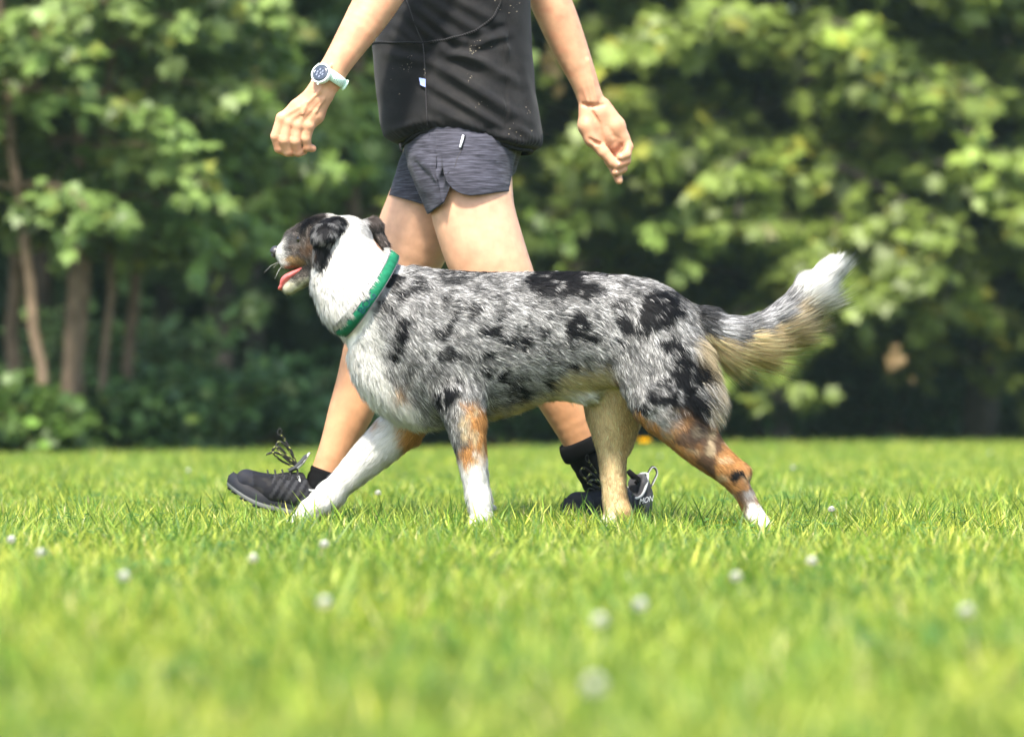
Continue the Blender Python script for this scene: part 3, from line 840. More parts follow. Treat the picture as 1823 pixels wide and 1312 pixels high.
    fc = mix(fc, BLK * 2, .9 * np.exp(-(((wx - 530) / 20) ** 2 + ((wy - 458) / 12) ** 2)))
    fc = mix(fc, np.array([.28, .18, .08]), .9 * sst(.3, .6, g('lip')) * sst(495, 510, wx) * sst(452, 462, wy))
    c = mix(c, fc, face)
    c = mix(c, WHT * [.95, .93, .75], sst(.3, .6, g('jaw')) * sst(498, 512, wy))
    el = sst(.3, .55, g('earl'))
    c = mix(c, mix(mix(np.tile(BLK * 2, (n, 1)), np.array([.16, .09, .05]) * np.exp(rng.normal(0, .5, (n, 1))), .9 * sst(560, 535, wx) * sst(400, 420, wy)), GRY * .9, .55 * sst(.55, .75, vnoise(P, 110, 14))), el)
    er = sst(.3, .55, g('earr'))
    c = mix(c, mix(np.array([.085, .070, .062]) * np.exp(rng.normal(0, .4, (n, 1))), GRY * 1.3, sst(658, 640, wx)), er)
    c = mix(c, GRY * 1.2 * (.3 + 1.2 * vnoise(P, 110, 15))[:, None], .8 * hd * sst(622, 632, wx) * sst(672, 655, wx) * sst(418, 402, wy - .25 * (wx - 620)))
    if rough:                                              # no two hairs quite alike
        lum = c.mean(1, keepdims=True)
        c = c * np.exp(rng.normal(0, 1, (n, 1)) * (.30 - .22 * sst(.45, .75, lum)))
    return np.clip(c, .005, .84)

m_skin_dog = mat('dog undercoat', attr='col', rough=.9, spec=.1)
m_fur = mat('dog fur', attr='col', rough=.55, spec=.14, nattr='nrm', trans=.28)
mesh_np('body', DV, DQ, m_skin_dog, dog, attrs={'col': rgba(coat(DV, PW, np.random.default_rng(1), False) * .8)})

CA = W(701, 451, 0); CB = W(603, 595, 0); CC = (CA + CB) / 2; cu = nrm(CA - CB); cr = np.linalg.norm(CA - CB) / 2
cw = nrm(np.cross(cu, [0, 1, 0])); cw = cw if cw[0] < 0 else -cw       # towards the head
def grow(nst, seed):
    rng = np.random.default_rng(seed)
    xs, ys = pix(DV)
    dens = DA * (1 + 1.2 * PW['tail'][DQ[:, 0]] + 1.0 * sum(PW[q] for q in ('head', 'muzzle', 'earl', 'earr', 'jaw', 'lip'))[DQ[:, 0]]) 
    dens = dens * np.where(DN[DQ[:, 0], 1] > .45, .45, 1.0)
    f = rng.choice(len(DQ), nst, p=dens / dens.sum())
    u, v = rng.random((2, nst, 1))
    q = DQ[f]
    def ip(A):
        A = A if A.ndim == 2 else A[:, None]
        return A[q[:, 0]] * (1 - u) * (1 - v) + A[q[:, 1]] * u * (1 - v) + A[q[:, 2]] * u * v + A[q[:, 3]] * (1 - u) * v
    P = ip(DV); Nn = nrm(ip(DN)); Fl = nrm(ip(flowV)); Ln = ip(lenV)[:, 0]; Lf = ip(liftV)[:, 0]
    pw = {k: ip(a)[:, 0] for k, a in PW.items()}
    x, y = pix(P)
    # clumps and swirls in the coat
    jit = np.stack([vnoise(P, 55, 20 + k) - .5 for k in range(3)], -1) * .9 + np.stack([vnoise(P, 140, 30 + k) - .5 for k in range(3)], -1) * .7 + rng.normal(0, .13, (nst, 3))
    Fl = Fl + jit * (1 - .55 * np.clip(pw['tail'], 0, 1))[:, None]
    T = nrm(Fl - (Fl * Nn).sum(1, keepdims=True) * Nn)
    # longer feathering: underside of the tail, back of the thigh, throat, belly
    tail = np.clip(pw['tail'], 0, 1); down = np.clip(-Nn[:, 2], 0, 1)
    tl_ = tail * sst(1232, 1290, x)
    Ln = Ln * (1 + tl_ * (.62 * sst(-.1, .8, -Nn[:, 2]) - .45 * sst(.2, .9, Nn[:, 2])) * (1 - .4 * sst(1400, 1460, x)))
    Lf = Lf - .12 * tail * sst(1380, 1450, x)
    Ln = Ln * (1 + tl_ * down * .5 * rng.normal(0, .6, nst).clip(-1, 1.2))
    und = np.clip(pw['chest'] + pw['neck'] + pw.get('under', 0) + pw['belly'], 0, 1) * sst(.05, .6, -Nn[:, 2] - .35 * Nn[:, 0])
    Lf = Lf + .18 * und; Ln = Ln * (1 + .2 * und)
    Fl = Fl + (tl_ * down)[:, None] * np.array([0, 0, -.75]); Lf = Lf + .15 * tl_ * down
    back_ = pw['thighback'] * sst(.2, .7, Nn[:, 0]); Ln = Ln * (1 + .9 * back_); Lf = Lf + .4 * back_
    Ln = Ln * (1 + .5 * pw['body'] * sst(.3, .8, down) + .5 * pw['chest'] * down)
    cd = (P - CC) @ cw + .014                               # the collar presses the coat flat
    inb = (cd > -.022) & (cd < .010) & (pw['neck'] + pw['body'] + pw['chest'] > .5) & (x < 760) & (y < 640)
    Ln = np.where(inb, .004, Ln) * (.65 + .6 * rng.random(nst))
    th = np.arctan2(np.clip(Lf + .16 * (vnoise(P, 90, 40) - .5) + rng.normal(0, .07, nst), .05, 1.2), 1.0)[:, None]
    d0 = T * np.cos(th * 1.6) + Nn * np.sin(th * 1.6)
    d1 = nrm(T * np.cos(th * .5) + Nn * np.sin(th * .5) + np.array([0, 0, -.10]))
    p0 = P - Nn * .001
    p1 = p0 + d0 * (Ln * .45)[:, None]; p2 = p1 + d1 * (Ln * .55)[:, None]
    side = nrm(np.cross(T, Nn) + .5 * rng.normal(0, 1, (nst, 3)))
    wd = .00062 * (.7 + .6 * rng.random(nst))[:, None] * (.75 + .9 * np.clip(Ln / .03, .2, 1.1))[:, None]
    V = np.stack([p0 - side * wd * .5, p0 + side * wd * .5, p1 + side * wd * .5, p1 - side * wd * .5, p2], 1)
    ks = np.arange(nst)[:, None] * 5
    flat = np.concatenate([(ks + [0, 1, 2, 3]).ravel(), (ks + [3, 2, 4]).ravel()])
    sizes = np.concatenate([np.full(nst, 4), np.full(nst, 3)])
    c = coat(P, pw, rng)
    shd = nrm(Nn + .35 * nrm(np.cross(np.cross(d1, Nn), d1)) + .12 * rng.normal(0, 1, (nst, 3)))
    o = mesh_np('fur', V.reshape(-1, 3), flat, m_fur, dog, False, {'col': rgba(np.repeat(c, 5, 0)), 'nrm': np.repeat(shd, 5, 0)}, sizes=sizes)
    o['kind'] = 'stuff'
    return o
grow(330000, 3)

# collar
m_collar = mat('collar webbing', (.008, .125, .062), .75, .12, noise=(90, .65, 1.15))
m_trim = mat('collar edging', (.10, .085, .10), .7, .2)
m_print = mat('collar print', (.003, .035, .06), .5, .3)
CA = W(701, 451, 0); CB = W(603, 595, 0); CC = (CA + CB) / 2; cu = nrm(CA - CB); cr = np.linalg.norm(CA - CB) / 2
cw = nrm(np.cross(cu, [0, 1, 0])); cw = cw if cw[0] < 0 else -cw       # towards the head
rya = .100
def ring(th, w, off=0):
    """point of the collar: angle from the top over the near side, w across the band"""
    bow = -.012 * np.abs(np.sin(th))
    return CC + np.multiply.outer((cr + off) * np.cos(th), cu) + np.multiply.outer(-(rya + off) * np.sin(th), YA) + np.multiply.outer(w + bow - .006 * np.sin(th), cw)
th = np.linspace(0, 2 * np.pi, 96, endpoint=False)
HW = .0108
prof = [(-HW, 0), (-HW, .0025), (0, .0034), (HW, .0025), (HW, 0)]
collar = mesh_np('collar', np.concatenate([ring(th, w, o_) for w, o_ in prof] + [ring(th, -HW, 0)]), grid_faces(6, 96), m_collar, dog)
for w in (-HW - .0004, HW + .0004):
    pts = ring(np.linspace(0, 2 * np.pi, 97), w, .0015)
    MB().tube(pts, .0013, 6, caps=False).build('edging', m_trim, collar)
def text_mesh(s, size, shear=0):
    cd = bpy.data.curves.new('t', 'FONT'); cd.body = s; cd.size = size; cd.align_x = 'CENTER'; cd.align_y = 'CENTER'; cd.shear = shear
    cd.resolution_u = 3
    ob = bpy.data.objects.new('t', cd); COL.objects.link(ob)
    dg = bpy.context.evaluated_depsgraph_get()
    me = bpy.data.meshes.new_from_object(ob.evaluated_get(dg))
    V = np.array([v.co[:] for v in me.vertices]); f = [list(p.vertices) for p in me.polygons]
    bpy.data.objects.remove(ob); bpy.data.curves.remove(cd); bpy.data.meshes.remove(me)
    return V, f
V, f = text_mesh('BOG', .023)
a_ = 1.72 - V[:, 0] / (.5 * (cr + rya))
P = np.stack([ring(a, w, .0042) for a, w in zip(a_, V[:, 1])])
MB().add(P, f).build('lettering', m_print, collar, False)

# hairs of the ruff lying over the collar's front edge
rng = np.random.default_rng(44); n = 4200
a_ = rng.uniform(-.35, 3.5, n); ph = vnoise(np.stack([a_ * 1, 0 * a_, 0 * a_], -1), 9, 3)
p0 = np.stack([ring(a, HW + .004 + .010 * r_, -.003) for a, r_ in zip(a_, rng.random(n))])
outw = nrm(p0 - CC - ((p0 - CC) @ cw)[:, None] * cw)
Lr = (.007 + .013 * ph ** 1.5) * (.5 + .8 * rng.random(n))
d0 = nrm(-cw * .75 + outw * (.75 + .2 * rng.random((n, 1))) + np.array([0, 0, -.25]) + rng.normal(0, .15, (n, 3)))
d1 = nrm(-cw + outw * .15 + np.array([0, 0, -.35]) + rng.normal(0, .2, (n, 3)))
p1 = p0 + d0 * (Lr * .5)[:, None]; p2 = p1 + d1 * (Lr * .5)[:, None]; sd = nrm(np.cross(d1, outw)) * .0004
V = np.stack([p0 - sd, p0 + sd, p1 + sd, p1 - sd, p2], 1); ks = np.arange(n)[:, None] * 5
cc = np.where((rng.random(n) < .12)[:, None], BLK * 5, WHT * (.8 + .2 * rng.random((n, 1))))
mesh_np('fur', V.reshape(-1, 3), np.concatenate([(ks + [0, 1, 2, 3]).ravel(), (ks + [3, 2, 4]).ravel()]), m_fur, dog, False, {'col': rgba(np.repeat(cc, 5, 0)), 'nrm': np.repeat(outw, 5, 0)}, sizes=np.concatenate([np.full(n, 4), np.full(n, 3)]))['kind'] = 'stuff'
# nose, tongue, eyes, whiskers
m_nose = mat('dog nose', (.03, .028, .03), .35, .5, bump=(500, .4, .001))
FN = Field(H(.165, 0, -.014) - .03, H(.165, 0, -.014) + .03, .002)
FN.cap(H(.160, -.007, -.008), H(.160, .007, -.008), .0135, .0135, .004)
FN.cap(H(.158, 0, -.012), H(.156, 0, -.026), .010, .005, .004)
for s_ in (1, -1):
    FN.cap(H(.174, .009 * s_, -.009), H(.164, .017 * s_, -.013), .0032, .0025, .003, sub=True)
V, Q = FN.surface(2); mesh_np('nose', V, Q, m_nose, dog)
m_tongue = mat('tongue', (.55, .12, .11), .35, .5, noise=(120, .85, 1.15), sss=.2)
m_mouth = mat('mouth lining', (.10, .035, .035), .5, .4)
FT = Field(np.minimum(J0, J0 + jd * .14) - .04, np.maximum(J0, J0 + jd * .14) + .04, .0022)
tn = nrm(np.cross(jd, hl)); tn = tn if tn[2] > 0 else -tn
FT.cap(J0 + jd * .02 + tn * .016, J0 + jd * .085 + tn * .017, .015, .018, .01, tn, .4)
FT.cap(J0 + jd * .085 + tn * .017, J0 + jd * .104 + tn * .006 + hl * .004, .018, .013, .01, tn, .4)
V, Q = FT.surface(2); mesh_np('tongue', V, Q, m_tongue, dog)
m_eye = mat('dog eye', (.012, .009, .008), .08, .6)
for s_ in (1, -1):
    FE = Field(H(.082, .030 * s_, .014) - .02, H(.082, .030 * s_, .014) + .02, .002)
    FE.cap(H(.082, .027 * s_, .012), H(.083, .027 * s_, .012), .0105, .0105)
    V, Q = FE.surface(1); mesh_np('eye', V, Q, m_eye, dog)
m_whisk = mat('whisker', (.45, .45, .42), .4, .4)
mb = MB(); rng = np.random.default_rng(8)
for i in range(8):
    s_ = 1 if i % 2 else -1
    b = H(.12 + .03 * rng.random(), .017 * s_, -.03 - .015 * rng.random())
    d = nrm(hl * s_ * .6 + hf * .35 - hu * (.3 + .5 * rng.random()) + rng.normal(0, .2, 3))
    mb.tube([b, b + d * .018, b + d * .035 - hu * .008], [.0003, .00025, .00012], 4)
mb.build('whiskers', m_whisk, dog)

# ---------------------------------------------------------------- the person
person = tag(empty('person', W(880, 945, .42) * [1, 1, 0]), 'person in black vest top and grey shorts striding left behind the dog', 'person')
m_skin = mat('skin', (.56, .30, .165), .5, .3, attr='col', noise=(34, .84, 1.10), bump=(260, .12, .0012), sss=.12)
def skin_detail(m):
    """freckles and faint redness over the skin tone"""
    nt = m.node_tree; L = nt.links.new; b = nt.nodes['Principled BSDF']
    src = b.inputs['Base Color'].links[0].from_socket
    tc = nt.nodes.new('ShaderNodeTexCoord')
    v = nt.nodes.new('ShaderNodeTexVoronoi'); v.inputs['Scale'].default_value = 34; L(tc.outputs['Object'], v.inputs['Vector'])
    r = nt.nodes.new('ShaderNodeMapRange'); r.inputs[1].default_value = .055; r.inputs[2].default_value = .085; r.inputs[3].default_value = .45; r.inputs[4].default_value = 1
    L(v.outputs['Distance'], r.inputs[0])
    t = nt.nodes.new('ShaderNodeTexNoise'); t.inputs['Scale'].default_value = 9; L(tc.outputs['Object'], t.inputs['Vector'])
    r2 = nt.nodes.new('ShaderNodeMapRange'); r2.inputs[1].default_value = .52; r2.inputs[2].default_value = .6; L(t.outputs['Fac'], r2.inputs[0])
    m1 = nt.nodes.new('ShaderNodeMix'); m1.data_type = 'FLOAT'; m1.inputs[2].default_value = 1
    L(r2.outputs[0], m1.inputs[0]); L(r.outputs[0], m1.inputs[3])
    mx = nt.nodes.new('ShaderNodeMix'); mx.data_type = 'RGBA'; mx.blend_type = 'MULTIPLY'; mx.inputs[0].default_value = 1
    L(src, mx.inputs[6]); L(m1.outputs[0], mx.inputs[7]); L(mx.outputs[2], b.inputs['Base Color'])
skin_detail(m_skin)
NL = [(825, 262, .385, 84), (838, 350, .345, 76), (846, 392, .335, 74), (872, 470, .33, 71), (915, 560, .33, 59), (942, 612, .33, 52), (972, 662, .338, 46), (1006, 715, .345, 45), (1036, 780, .35, 36), (1066, 850, .365, 29), (1085, 890, .375, 28)]
FL = [(805, 270, .475, 84), (768, 350, .50, 73), (738, 420, .51, 70), (702, 500, .52, 59), (679, 550, .52, 50), (656, 615, .52, 43), (640, 680, .52, 41), (623, 735, .52, 39), (601, 795, .52, 32), (578, 850, .52, 27), (567, 890, .52, 27)]
PF = Field([W(540, 0, .42)[0], .16, .02], [W(1130, 0, .42)[0], .70, 1.80], .0045)
PF.limb(NL, .02, [0, 1, 0], .95); PF.limb(FL, .02, [0, 1, 0], .95)
PF.limb([(1015, 690, .36, 24), (1042, 745, .37, 14)], .03); PF.limb([(655, 660, .53, 24), (640, 735, .53, 14)], .03)      # calves
PF.limb([(910, 590, .315, 30), (935, 625, .31, 26)], .03); PF.limb([(668, 535, .505, 30), (652, 570, .505, 24)], .03)    # knees
PF.limb([(822, 240, .42, 96), (812, 120, .42, 92), (818, -20, .42, 96), (830, -180, .42, 100), (835, -230, .42, 86)], .03, [0, 1, 0], .92)
PF.limb([(835, -255, .30, 44), (835, -255, .54, 44)], .05)
PF.limb([(835, -250, .42, 44), (815, -320, .42, 40)], .02)
hd = [(800, -385, .42, 74), (790, -420, .42, 72)]
PF.limb(hd, .02, [0, 1, 0], .85)
PF.limb([(765, -350, .42, 46), (752, -330, .42, 34)], .02, [0, 1, 0], .9)
PF.limb([(728, -385, .42, 10), (716, -362, .42, 12)], .012)                                                           # nose
for yy in (.355, .485):
    PF.limb([(812, -378, yy, 14), (815, -360, yy, 10)], .006, [0, 1, 0], .5)                                                # ears
PF.limb([(726, -336, .42, 8), (728, -330, .42, 8)], .01, [0, 1, 0], 2.2)
V1, Q1 = PF.surface(3)

AL = Field([W(470, 0, .2)[0], .06, W(0, 300, .2)[2]], [W(860, 0, .3)[0], .40, 1.58], .0026)
AL.limb([(820, -245, .28, 48), (770, -150, .235, 43), (712, -55, .20, 38), (700, -38, .195, 37), (668, 8, .185, 39), (640, 52, .17, 34), (606, 105, .155, 27), (584, 140, .15, 25)], .02)
AL.limb([(584, 140, .15, 24), (572, 162, .148, 24)], .012, [0, 1, 0], .8)
YL = .148
def hand(Fd, Y0, segs, k=.005):
    for p, q in segs:
        a = W(p[0], p[1], Y0); b = W(q[0], q[1], Y0); a[1] += rp(p[2], Y0); b[1] += rp(q[2], Y0)
        Fd.cap(a, b, rp(p[3], Y0), rp(q[3], Y0), k)
def chain(*pts):
    return list(zip(pts[:-1], pts[1:]))
hand(AL, YL, chain((570, 165, 0, 21), (545, 192, 2, 20), (525, 208, 4, 15)) + chain((575, 168, 2, 18), (560, 205, 4, 17), (550, 222, 6, 12)) + chain((562, 170, 2, 18), (530, 195, 4, 17), (507, 212, 6, 12)), .008)
KN = [((502, 211), (491, 243, 0, 9.6), (496, 264, 9, 8.6), (508, 270, 22, 8)), ((514, 219), (507, 250, -3, 9.8), (512, 270, 8, 8.8), (522, 270, 22, 8)),
      ((531, 224), (526, 252, -3, 9.4), (530, 271, 8, 8.4), (539, 268, 20, 7.6)), ((550, 224), (545, 247, 0, 8.8), (547, 262, 7, 7.8), (556, 264, 14, 7))]
for (k0, a, b, c) in KN:
    hand(AL, YL, chain((570 + (k0[0] - 530) * .2, 172, 0, 11), (k0[0], k0[1], -3, 10.6)), .006)
    hand(AL, YL, chain((k0[0], k0[1], -3, 10.6), a, b, c), .0032)
    hand(AL, YL, chain((k0[0], k0[1], -6, 8), (k0[0] + .5, k0[1] + 1, -6, 8)), .006)
hand(AL, YL, chain((548, 188, 16, 12), (524, 215, 27, 11), (514, 240, 32, 9.5), (522, 258, 33, 8)), .006)
for x0, x1, y1 in ((560, 506, 208), (566, 518, 215), (572, 533, 219), (578, 549, 220)):          # tendons and a vein on the back of the hand
    hand(AL, YL, chain((x0, 178, -18, 2.4), ((x0 + x1) / 2, (178 + y1) / 2, -15.5, 2.4), (x1, y1, -10, 2.4)), .004)
hand(AL, YL, chain((590, 120, -24, 2.5), (570, 165, -22, 2.5), (548, 185, -20, 2.4), (540, 205, -17, 2.0)), .004)
V2, Q2 = AL.surface(1)

YR = .66
AR = Field([W(820, 0, .6)[0], .50, W(0, 350, .66)[2]], [W(1145, 0, .66)[0], .78, 1.58], .0026)
AR.limb([(835, -245, .56, 46), (890, -150, .60, 41), (940, -70, .62, 35), (962, -30, .63, 34), (985, 15, .64, 36), (1008, 70, .65, 33), (1034, 130, .655, 26), (1050, 172, YR, 22)], .02)
hand(AR, YR, chain((1050, 175, 0, 21), (1062, 205, 2, 24), (1080, 240, 6, 22), (1090, 256, 8, 16)), .008)
hand(AR, YR, chain((1044, 195, -4, 14), (1046, 225, -8, 17), (1054, 250, -10, 14)) + chain((1072, 190, 0, 16), (1096, 225, 0, 17), (1108, 246, 2, 13)), .008)
hand(AR, YR, chain((1052, 246, -10, 13), (1074, 272, -13, 10.5), (1090, 290, -12, 9), (1097, 297, -11, 8)), .004)       # thumb
hand(AR, YR, chain((1080, 258, 16, 12), (1086, 285, 14, 10), (1097, 306, 6, 9), (1102, 322, 0, 7.2)), .0035)            # index
hand(AR, YR, chain((1092, 256, 14, 11.5), (1104, 284, 12, 10), (1108, 300, 0, 9), (1096, 307, -8, 8)), .0032)           # middle
hand(AR, YR, chain((1103, 250, 10, 11), (1115, 272, 6, 9.6), (1114, 287, -4, 8.8), (1100, 294, -14, 7.8)), .0032)       # ring
hand(AR, YR, chain((1110, 242, 4, 10), (1119, 262, -2, 8.6), (1115, 276, -10, 8), (1104, 281, -17, 7.2)), .0032)        # little
for x0, x1, d_ in ((1022, 1046, -24), (1034, 1054, -25), (1046, 1062, -23)):                        # wrist tendons
    hand(AR, YR, chain((x0, 110, d_ - 2, 3), ((x0 + x1) / 2, 145, d_ + 2, 3), (x1, 182, d_ + 3, 2.6)), .004)
for cr_ in (((1050, 196, -22), (1066, 222, -22), (1074, 256, -17)), ((1082, 226, -20), (1092, 244, -16), (1104, 250, -13)), ((1038, 188, -16), (1056, 192, -21), (1074, 188, -18)), ((1050, 250, -24), (1060, 256, -22), (1068, 258, -18))):
    for p, q in zip(cr_[:-1], cr_[1:]):                                                          # palm creases
        a = W(p[0], p[1], YR); b = W(q[0], q[1], YR); a[1] += rp(p[2], YR); b[1] += rp(q[2], YR)
        AR.cap(a, b, rp(3.2, YR), rp(3.2, YR), .004, sub=True)
V3, Q3 = AR.surface(1)
VB = np.concatenate([V1, V2, V3]); tan_ = sst(.42, .70, VB[:, 2]); arm_ = (np.arange(len(VB)) >= len(V1))
skin_col = np.where(arm_[:, None], [.57, .325, .20], np.array([.53, .285, .155]) * (1 - tan_[:, None]) + np.array([.57, .345, .225]) * tan_[:, None])
knuck = sst(.5, .75, vnoise(VB, 55, 81)) * arm_
skin_col = skin_col * [.93, .89, .85] * (1 - .12 * knuck[:, None] * np.array([.3, 1, 1]))
mesh_np('body', VB, np.concatenate([Q1, Q2 + len(V1), Q3 + len(V1) + len(V2)]), m_skin, person, attrs={'col': rgba(skin_col)})
m_hair = mat('hair', (.10, .065, .04), .5, .4, noise=(60, .6, 1.4))
HF = Field(W(700, -280, .42) - [0, .17, 0], W(930, -520, .42) + [0, .17, 0], .006)
HF.limb([(810, -412, .42, 84), (800, -432, .42, 74)], .02, [0, 1, 0], .88); HF.limb([(850, -400, .42, 50), (868, -330, .42, 34)], .02)
V, Q = HF.surface(2); mesh_np('hair', V, Q, m_hair, person)
# finger nails of the far hand
m_nail = mat('finger nail', (.66, .42, .33), .25, .5)
for (a, b, c) in ((1099, 297, -18), (1097, 307, -15), (1101, 294, -21), (1105, 280, -23)):
    p = W(a, b, YR); p[1] += rp(c, YR)
    V, f = tube([p + [-.003, .001, .001], p + [0, -.0006, 0], p + [.003, .001, -.001]], [.0025, .0038, .002], 8, [0, 1, 0], .3)
    MB().add(V, f).build('finger_nail', m_nail, person)

# ---- clothes
def cloth_mat(name, base, kind):
    m = mat(name, base, .85, .2, bump=(900, .25, .0006), sheen=.06)
    nt = m.node_tree; L = nt.links.new; b = nt.nodes['Principled BSDF']
    tc = nt.nodes.new('ShaderNodeTexCoord')
    if kind == 'melange':                 # slub yarn running across
        mp = nt.nodes.new('ShaderNodeMapping'); mp.inputs['Scale'].default_value = (26, 26, 330); mp.inputs['Rotation'].default_value = (0, R(-14), 0)
        L(tc.outputs['Object'], mp.inputs['Vector'])
        t = nt.nodes.new('ShaderNodeTexNoise'); t.inputs['Scale'].default_value = 1; t.inputs['Detail'].default_value = 4
        L(mp.outputs[0], t.inputs['Vector'])
        r = nt.nodes.new('ShaderNodeValToRGB'); e = r.color_ramp.elements
        e[0].position = .38; e[0].color = (.018, .018, .025, 1); e[1].position = .72; e[1].color = (.070, .070, .092, 1)
        L(t.outputs['Fac'], r.inputs[0]); L(r.outputs[0], b.inputs['Base Color'])
    else:                                 # dusty smears and crumbs of dried mud
        t = nt.nodes.new('ShaderNodeTexNoise'); t.inputs['Scale'].default_value = 7; t.inputs['Detail'].default_value = 9; t.inputs['Roughness'].default_value = .75
        L(tc.outputs['Object'], t.inputs['Vector'])
        r = nt.nodes.new('ShaderNodeValToRGB'); e = r.color_ramp.elements
        e[0].position = .45; e[0].color = (*base, 1); e[1].position = .80; e[1].color = (.026, .024, .022, 1)
        L(t.outputs['Fac'], r.inputs[0]); L(r.outputs[0], b.inputs['Base Color'])
    return m
m_black = cloth_mat('black jersey', (.0058, .0058, .0066), 'dusty')
m_short = cloth_mat('grey melange', (.08, .08, .095), 'melange')
m_blackplain = mat('black elastic', (.010, .010, .011), .8, .2, bump=(500, .3, .001))

def shirt_edges(py):
    l = np.interp(py, [-330, -250, -120, 0, 60, 85, 170, 225, 244, 262], [806, 738, 722, 690, 671, 667, 675, 681, 688, 705])
    r = np.interp(py, [-330, -250, -120, 0, 85, 170, 225, 244, 262], [856, 925, 940, 940, 943, 950, 960, 963, 962])
    d = np.interp(py, [-330, -250, -120, 0, 100, 220, 262], [.06, .155, .135, .125, .130, .140, .136])
    return l, r, d
FOLDS = [  # x0,y0,x1,y1,width px, height mm   (diagonal drag lines in the jersey)
 (735,8,822,78,7,4.5),(760,0,868,66,8,4),(716,18,790,84,6,4),(700,42,752,84,6,3.5),(800,-5,885,40,9,3.5),(690,60,740,86,6,3),
 (766,108,905,205,8,5),(764,148,885,225,7,4),(782,92,880,112,8,4.5),(822,98,925,150,8,4.5),(815,130,935,215,9,4),(850,80,905,60,7,4),(890,60,905,100,6,3),
 (690,96,760,112,8,3),(770,190,860,236,8,3),(875,240,955,262,6,5),(870,250,950,270,5,4),(915,225,958,255,6,4),(690,235,740,225,7,3),(705,250,770,232,5,3.5),(930,120,950,220,6,2.5)]
def fold_disp(px, py):
    o = np.zeros_like(px)
    for x0, y0, x1, y1, w, h in FOLDS:
        dx, dy = x1 - x0, y1 - y0; L2 = dx * dx + dy * dy
        t = np.clip(((px - x0) * dx + (py - y0) * dy) / L2, 0, 1)
        d = np.hypot(px - x0 - t * dx, py - y0 - t * dy)
        o += 1.9 * h * .001 * np.exp(-(d / w) ** 2) * np.sin(np.pi * np.clip(t * .92 + .06, 0, 1)) ** .6 - .7 * h * .001 * np.exp(-((d - 2 * w) / w) ** 2)
    return o
HEM = ([660, 690, 706, 740, 780, 850, 905, 935, 965], [252, 256, 256, 240, 236, 246, 262, 268, 268])
def shirt_surface(us, top, off=0.0, rows=90, tuck=True, YC=.42):
    """us: angles (deg, 270 faces the camera); top(px) gives the upper edge in px rows"""
    u = np.radians(us)[None, :]; v = np.linspace(0, 1, rows)[:, None]
    nomx = 812 + 140 * np.cos(u)
    hem = np.interp(nomx, *HEM); tp = top(nomx)
    py = tp + (hem - tp) * v
    for _ in range(2):
        l, r, d = shirt_edges(py)
        px = (l + r) / 2 + (r - l) / 2 * np.sign(np.cos(u)) * np.abs(np.cos(u)) ** .9
        hem = np.interp(px, *HEM); tp = top(px); py = tp + (hem - tp) * v
    sy = np.sign(np.sin(u)) * np.abs(np.sin(u)) ** .8
    up = np.clip((hem - py) / 16, 0, 1)                       # roll in at the gathered hem
    tk = 1 - .13 * (1 - np.sqrt(np.clip(1 - (1 - up) ** 2, 0, 1))) if tuck else 1.0
    cx = (l + r) / 2
    near = np.clip(-np.sin(u), 0, 1)
    P = np.stack([np.zeros_like(py), np.zeros_like(py), np.zeros_like(py)], -1)
    dd = CAMD + YC
    P[..., 0] = (cx + (px - cx) * tk - 911.5) * dd / F
    P[..., 1] = YC + sy * d * tk
    P[..., 2] = CAMH + (HOR - py) * dd / F
    nn = nrm(np.stack([np.cos(u) * np.ones_like(py), np.sin(u) * np.ones_like(py), 0 * py], -1))
    qx, qy = pix(P.reshape(-1, 3)); 
    disp = off + fold_disp(qx, qy).reshape(py.shape) * near + .0016 * (vnoise(P, 26, 50) - .5) * 2
    gather = .0022 * np.sin(u * 70 + 3 * np.sin(u * 9)) * np.clip(1 - (hem - py) / 22, 0, 1)
    return P + nn * (disp + gather)[..., None]
us = np.linspace(0, 360, 220, endpoint=False)
S = shirt_surface(us, lambda x: np.full_like(x, -330.0), rows=150)
shirt = mesh_np('vest_top', S.reshape(-1, 3), grid_faces(150, 220, flip=True), m_black, person)
def pocket_top(x):
    return np.interp(x, [660, 668, 700, 755, 790, 820, 845, 865, 880, 889, 893, 897, 905], [76, 79, 84, 87, 82, 75, 66, 52, 36, 16, -10, -60, -250])
up_ = np.concatenate([np.linspace(176, 300, 110), np.linspace(300.5, 312, 70), np.linspace(312.5, 366, 50)])
S2 = shirt_surface(up_, pocket_top, off=.0055, rows=90)
pocket = mesh_np('back_pocket', S2.reshape(-1, 3), grid_faces(90, len(up_), closed=False, flip=True), m_black, shirt)
so = pocket.modifiers.new('thickness', 'SOLIDIFY'); so.thickness = .0016; so.offset = -1
edge = S2[0] + nrm(S2[0] - [W(812, 0, .42)[0], .42, 0]) * [1, 1, 0] * .001
keep = np.array([np.linalg.norm(edge[i] - edge[i - 1]) < .2 for i in range(len(edge))])
sel = edge[(pix(edge)[0] < 897) & (edge[:, 1] < .42)]
MB().tube(sel, .0024, 7).build('pocket_binding', m_black, shirt)
m_rib = mat('binding stitches', (.035, .033, .035), .7, .25)
mb = MB()
ex, ey = pix(sel)
L_ = np.concatenate([[0], np.cumsum(np.linalg.norm(np.diff(sel, axis=0), axis=1))])
for t in np.arange(0, L_[-1], .0055):
    p = np.array([np.interp(t, L_, sel[:, j]) for j in range(3)])
    if 770 < pix(p)[0] < 890:
        mb.tube([p + [-.001, -.0026, .002], p + [.0018, -.0034, -.003]], .0008, 4)
mb.build('stitching', m_rib, shirt)
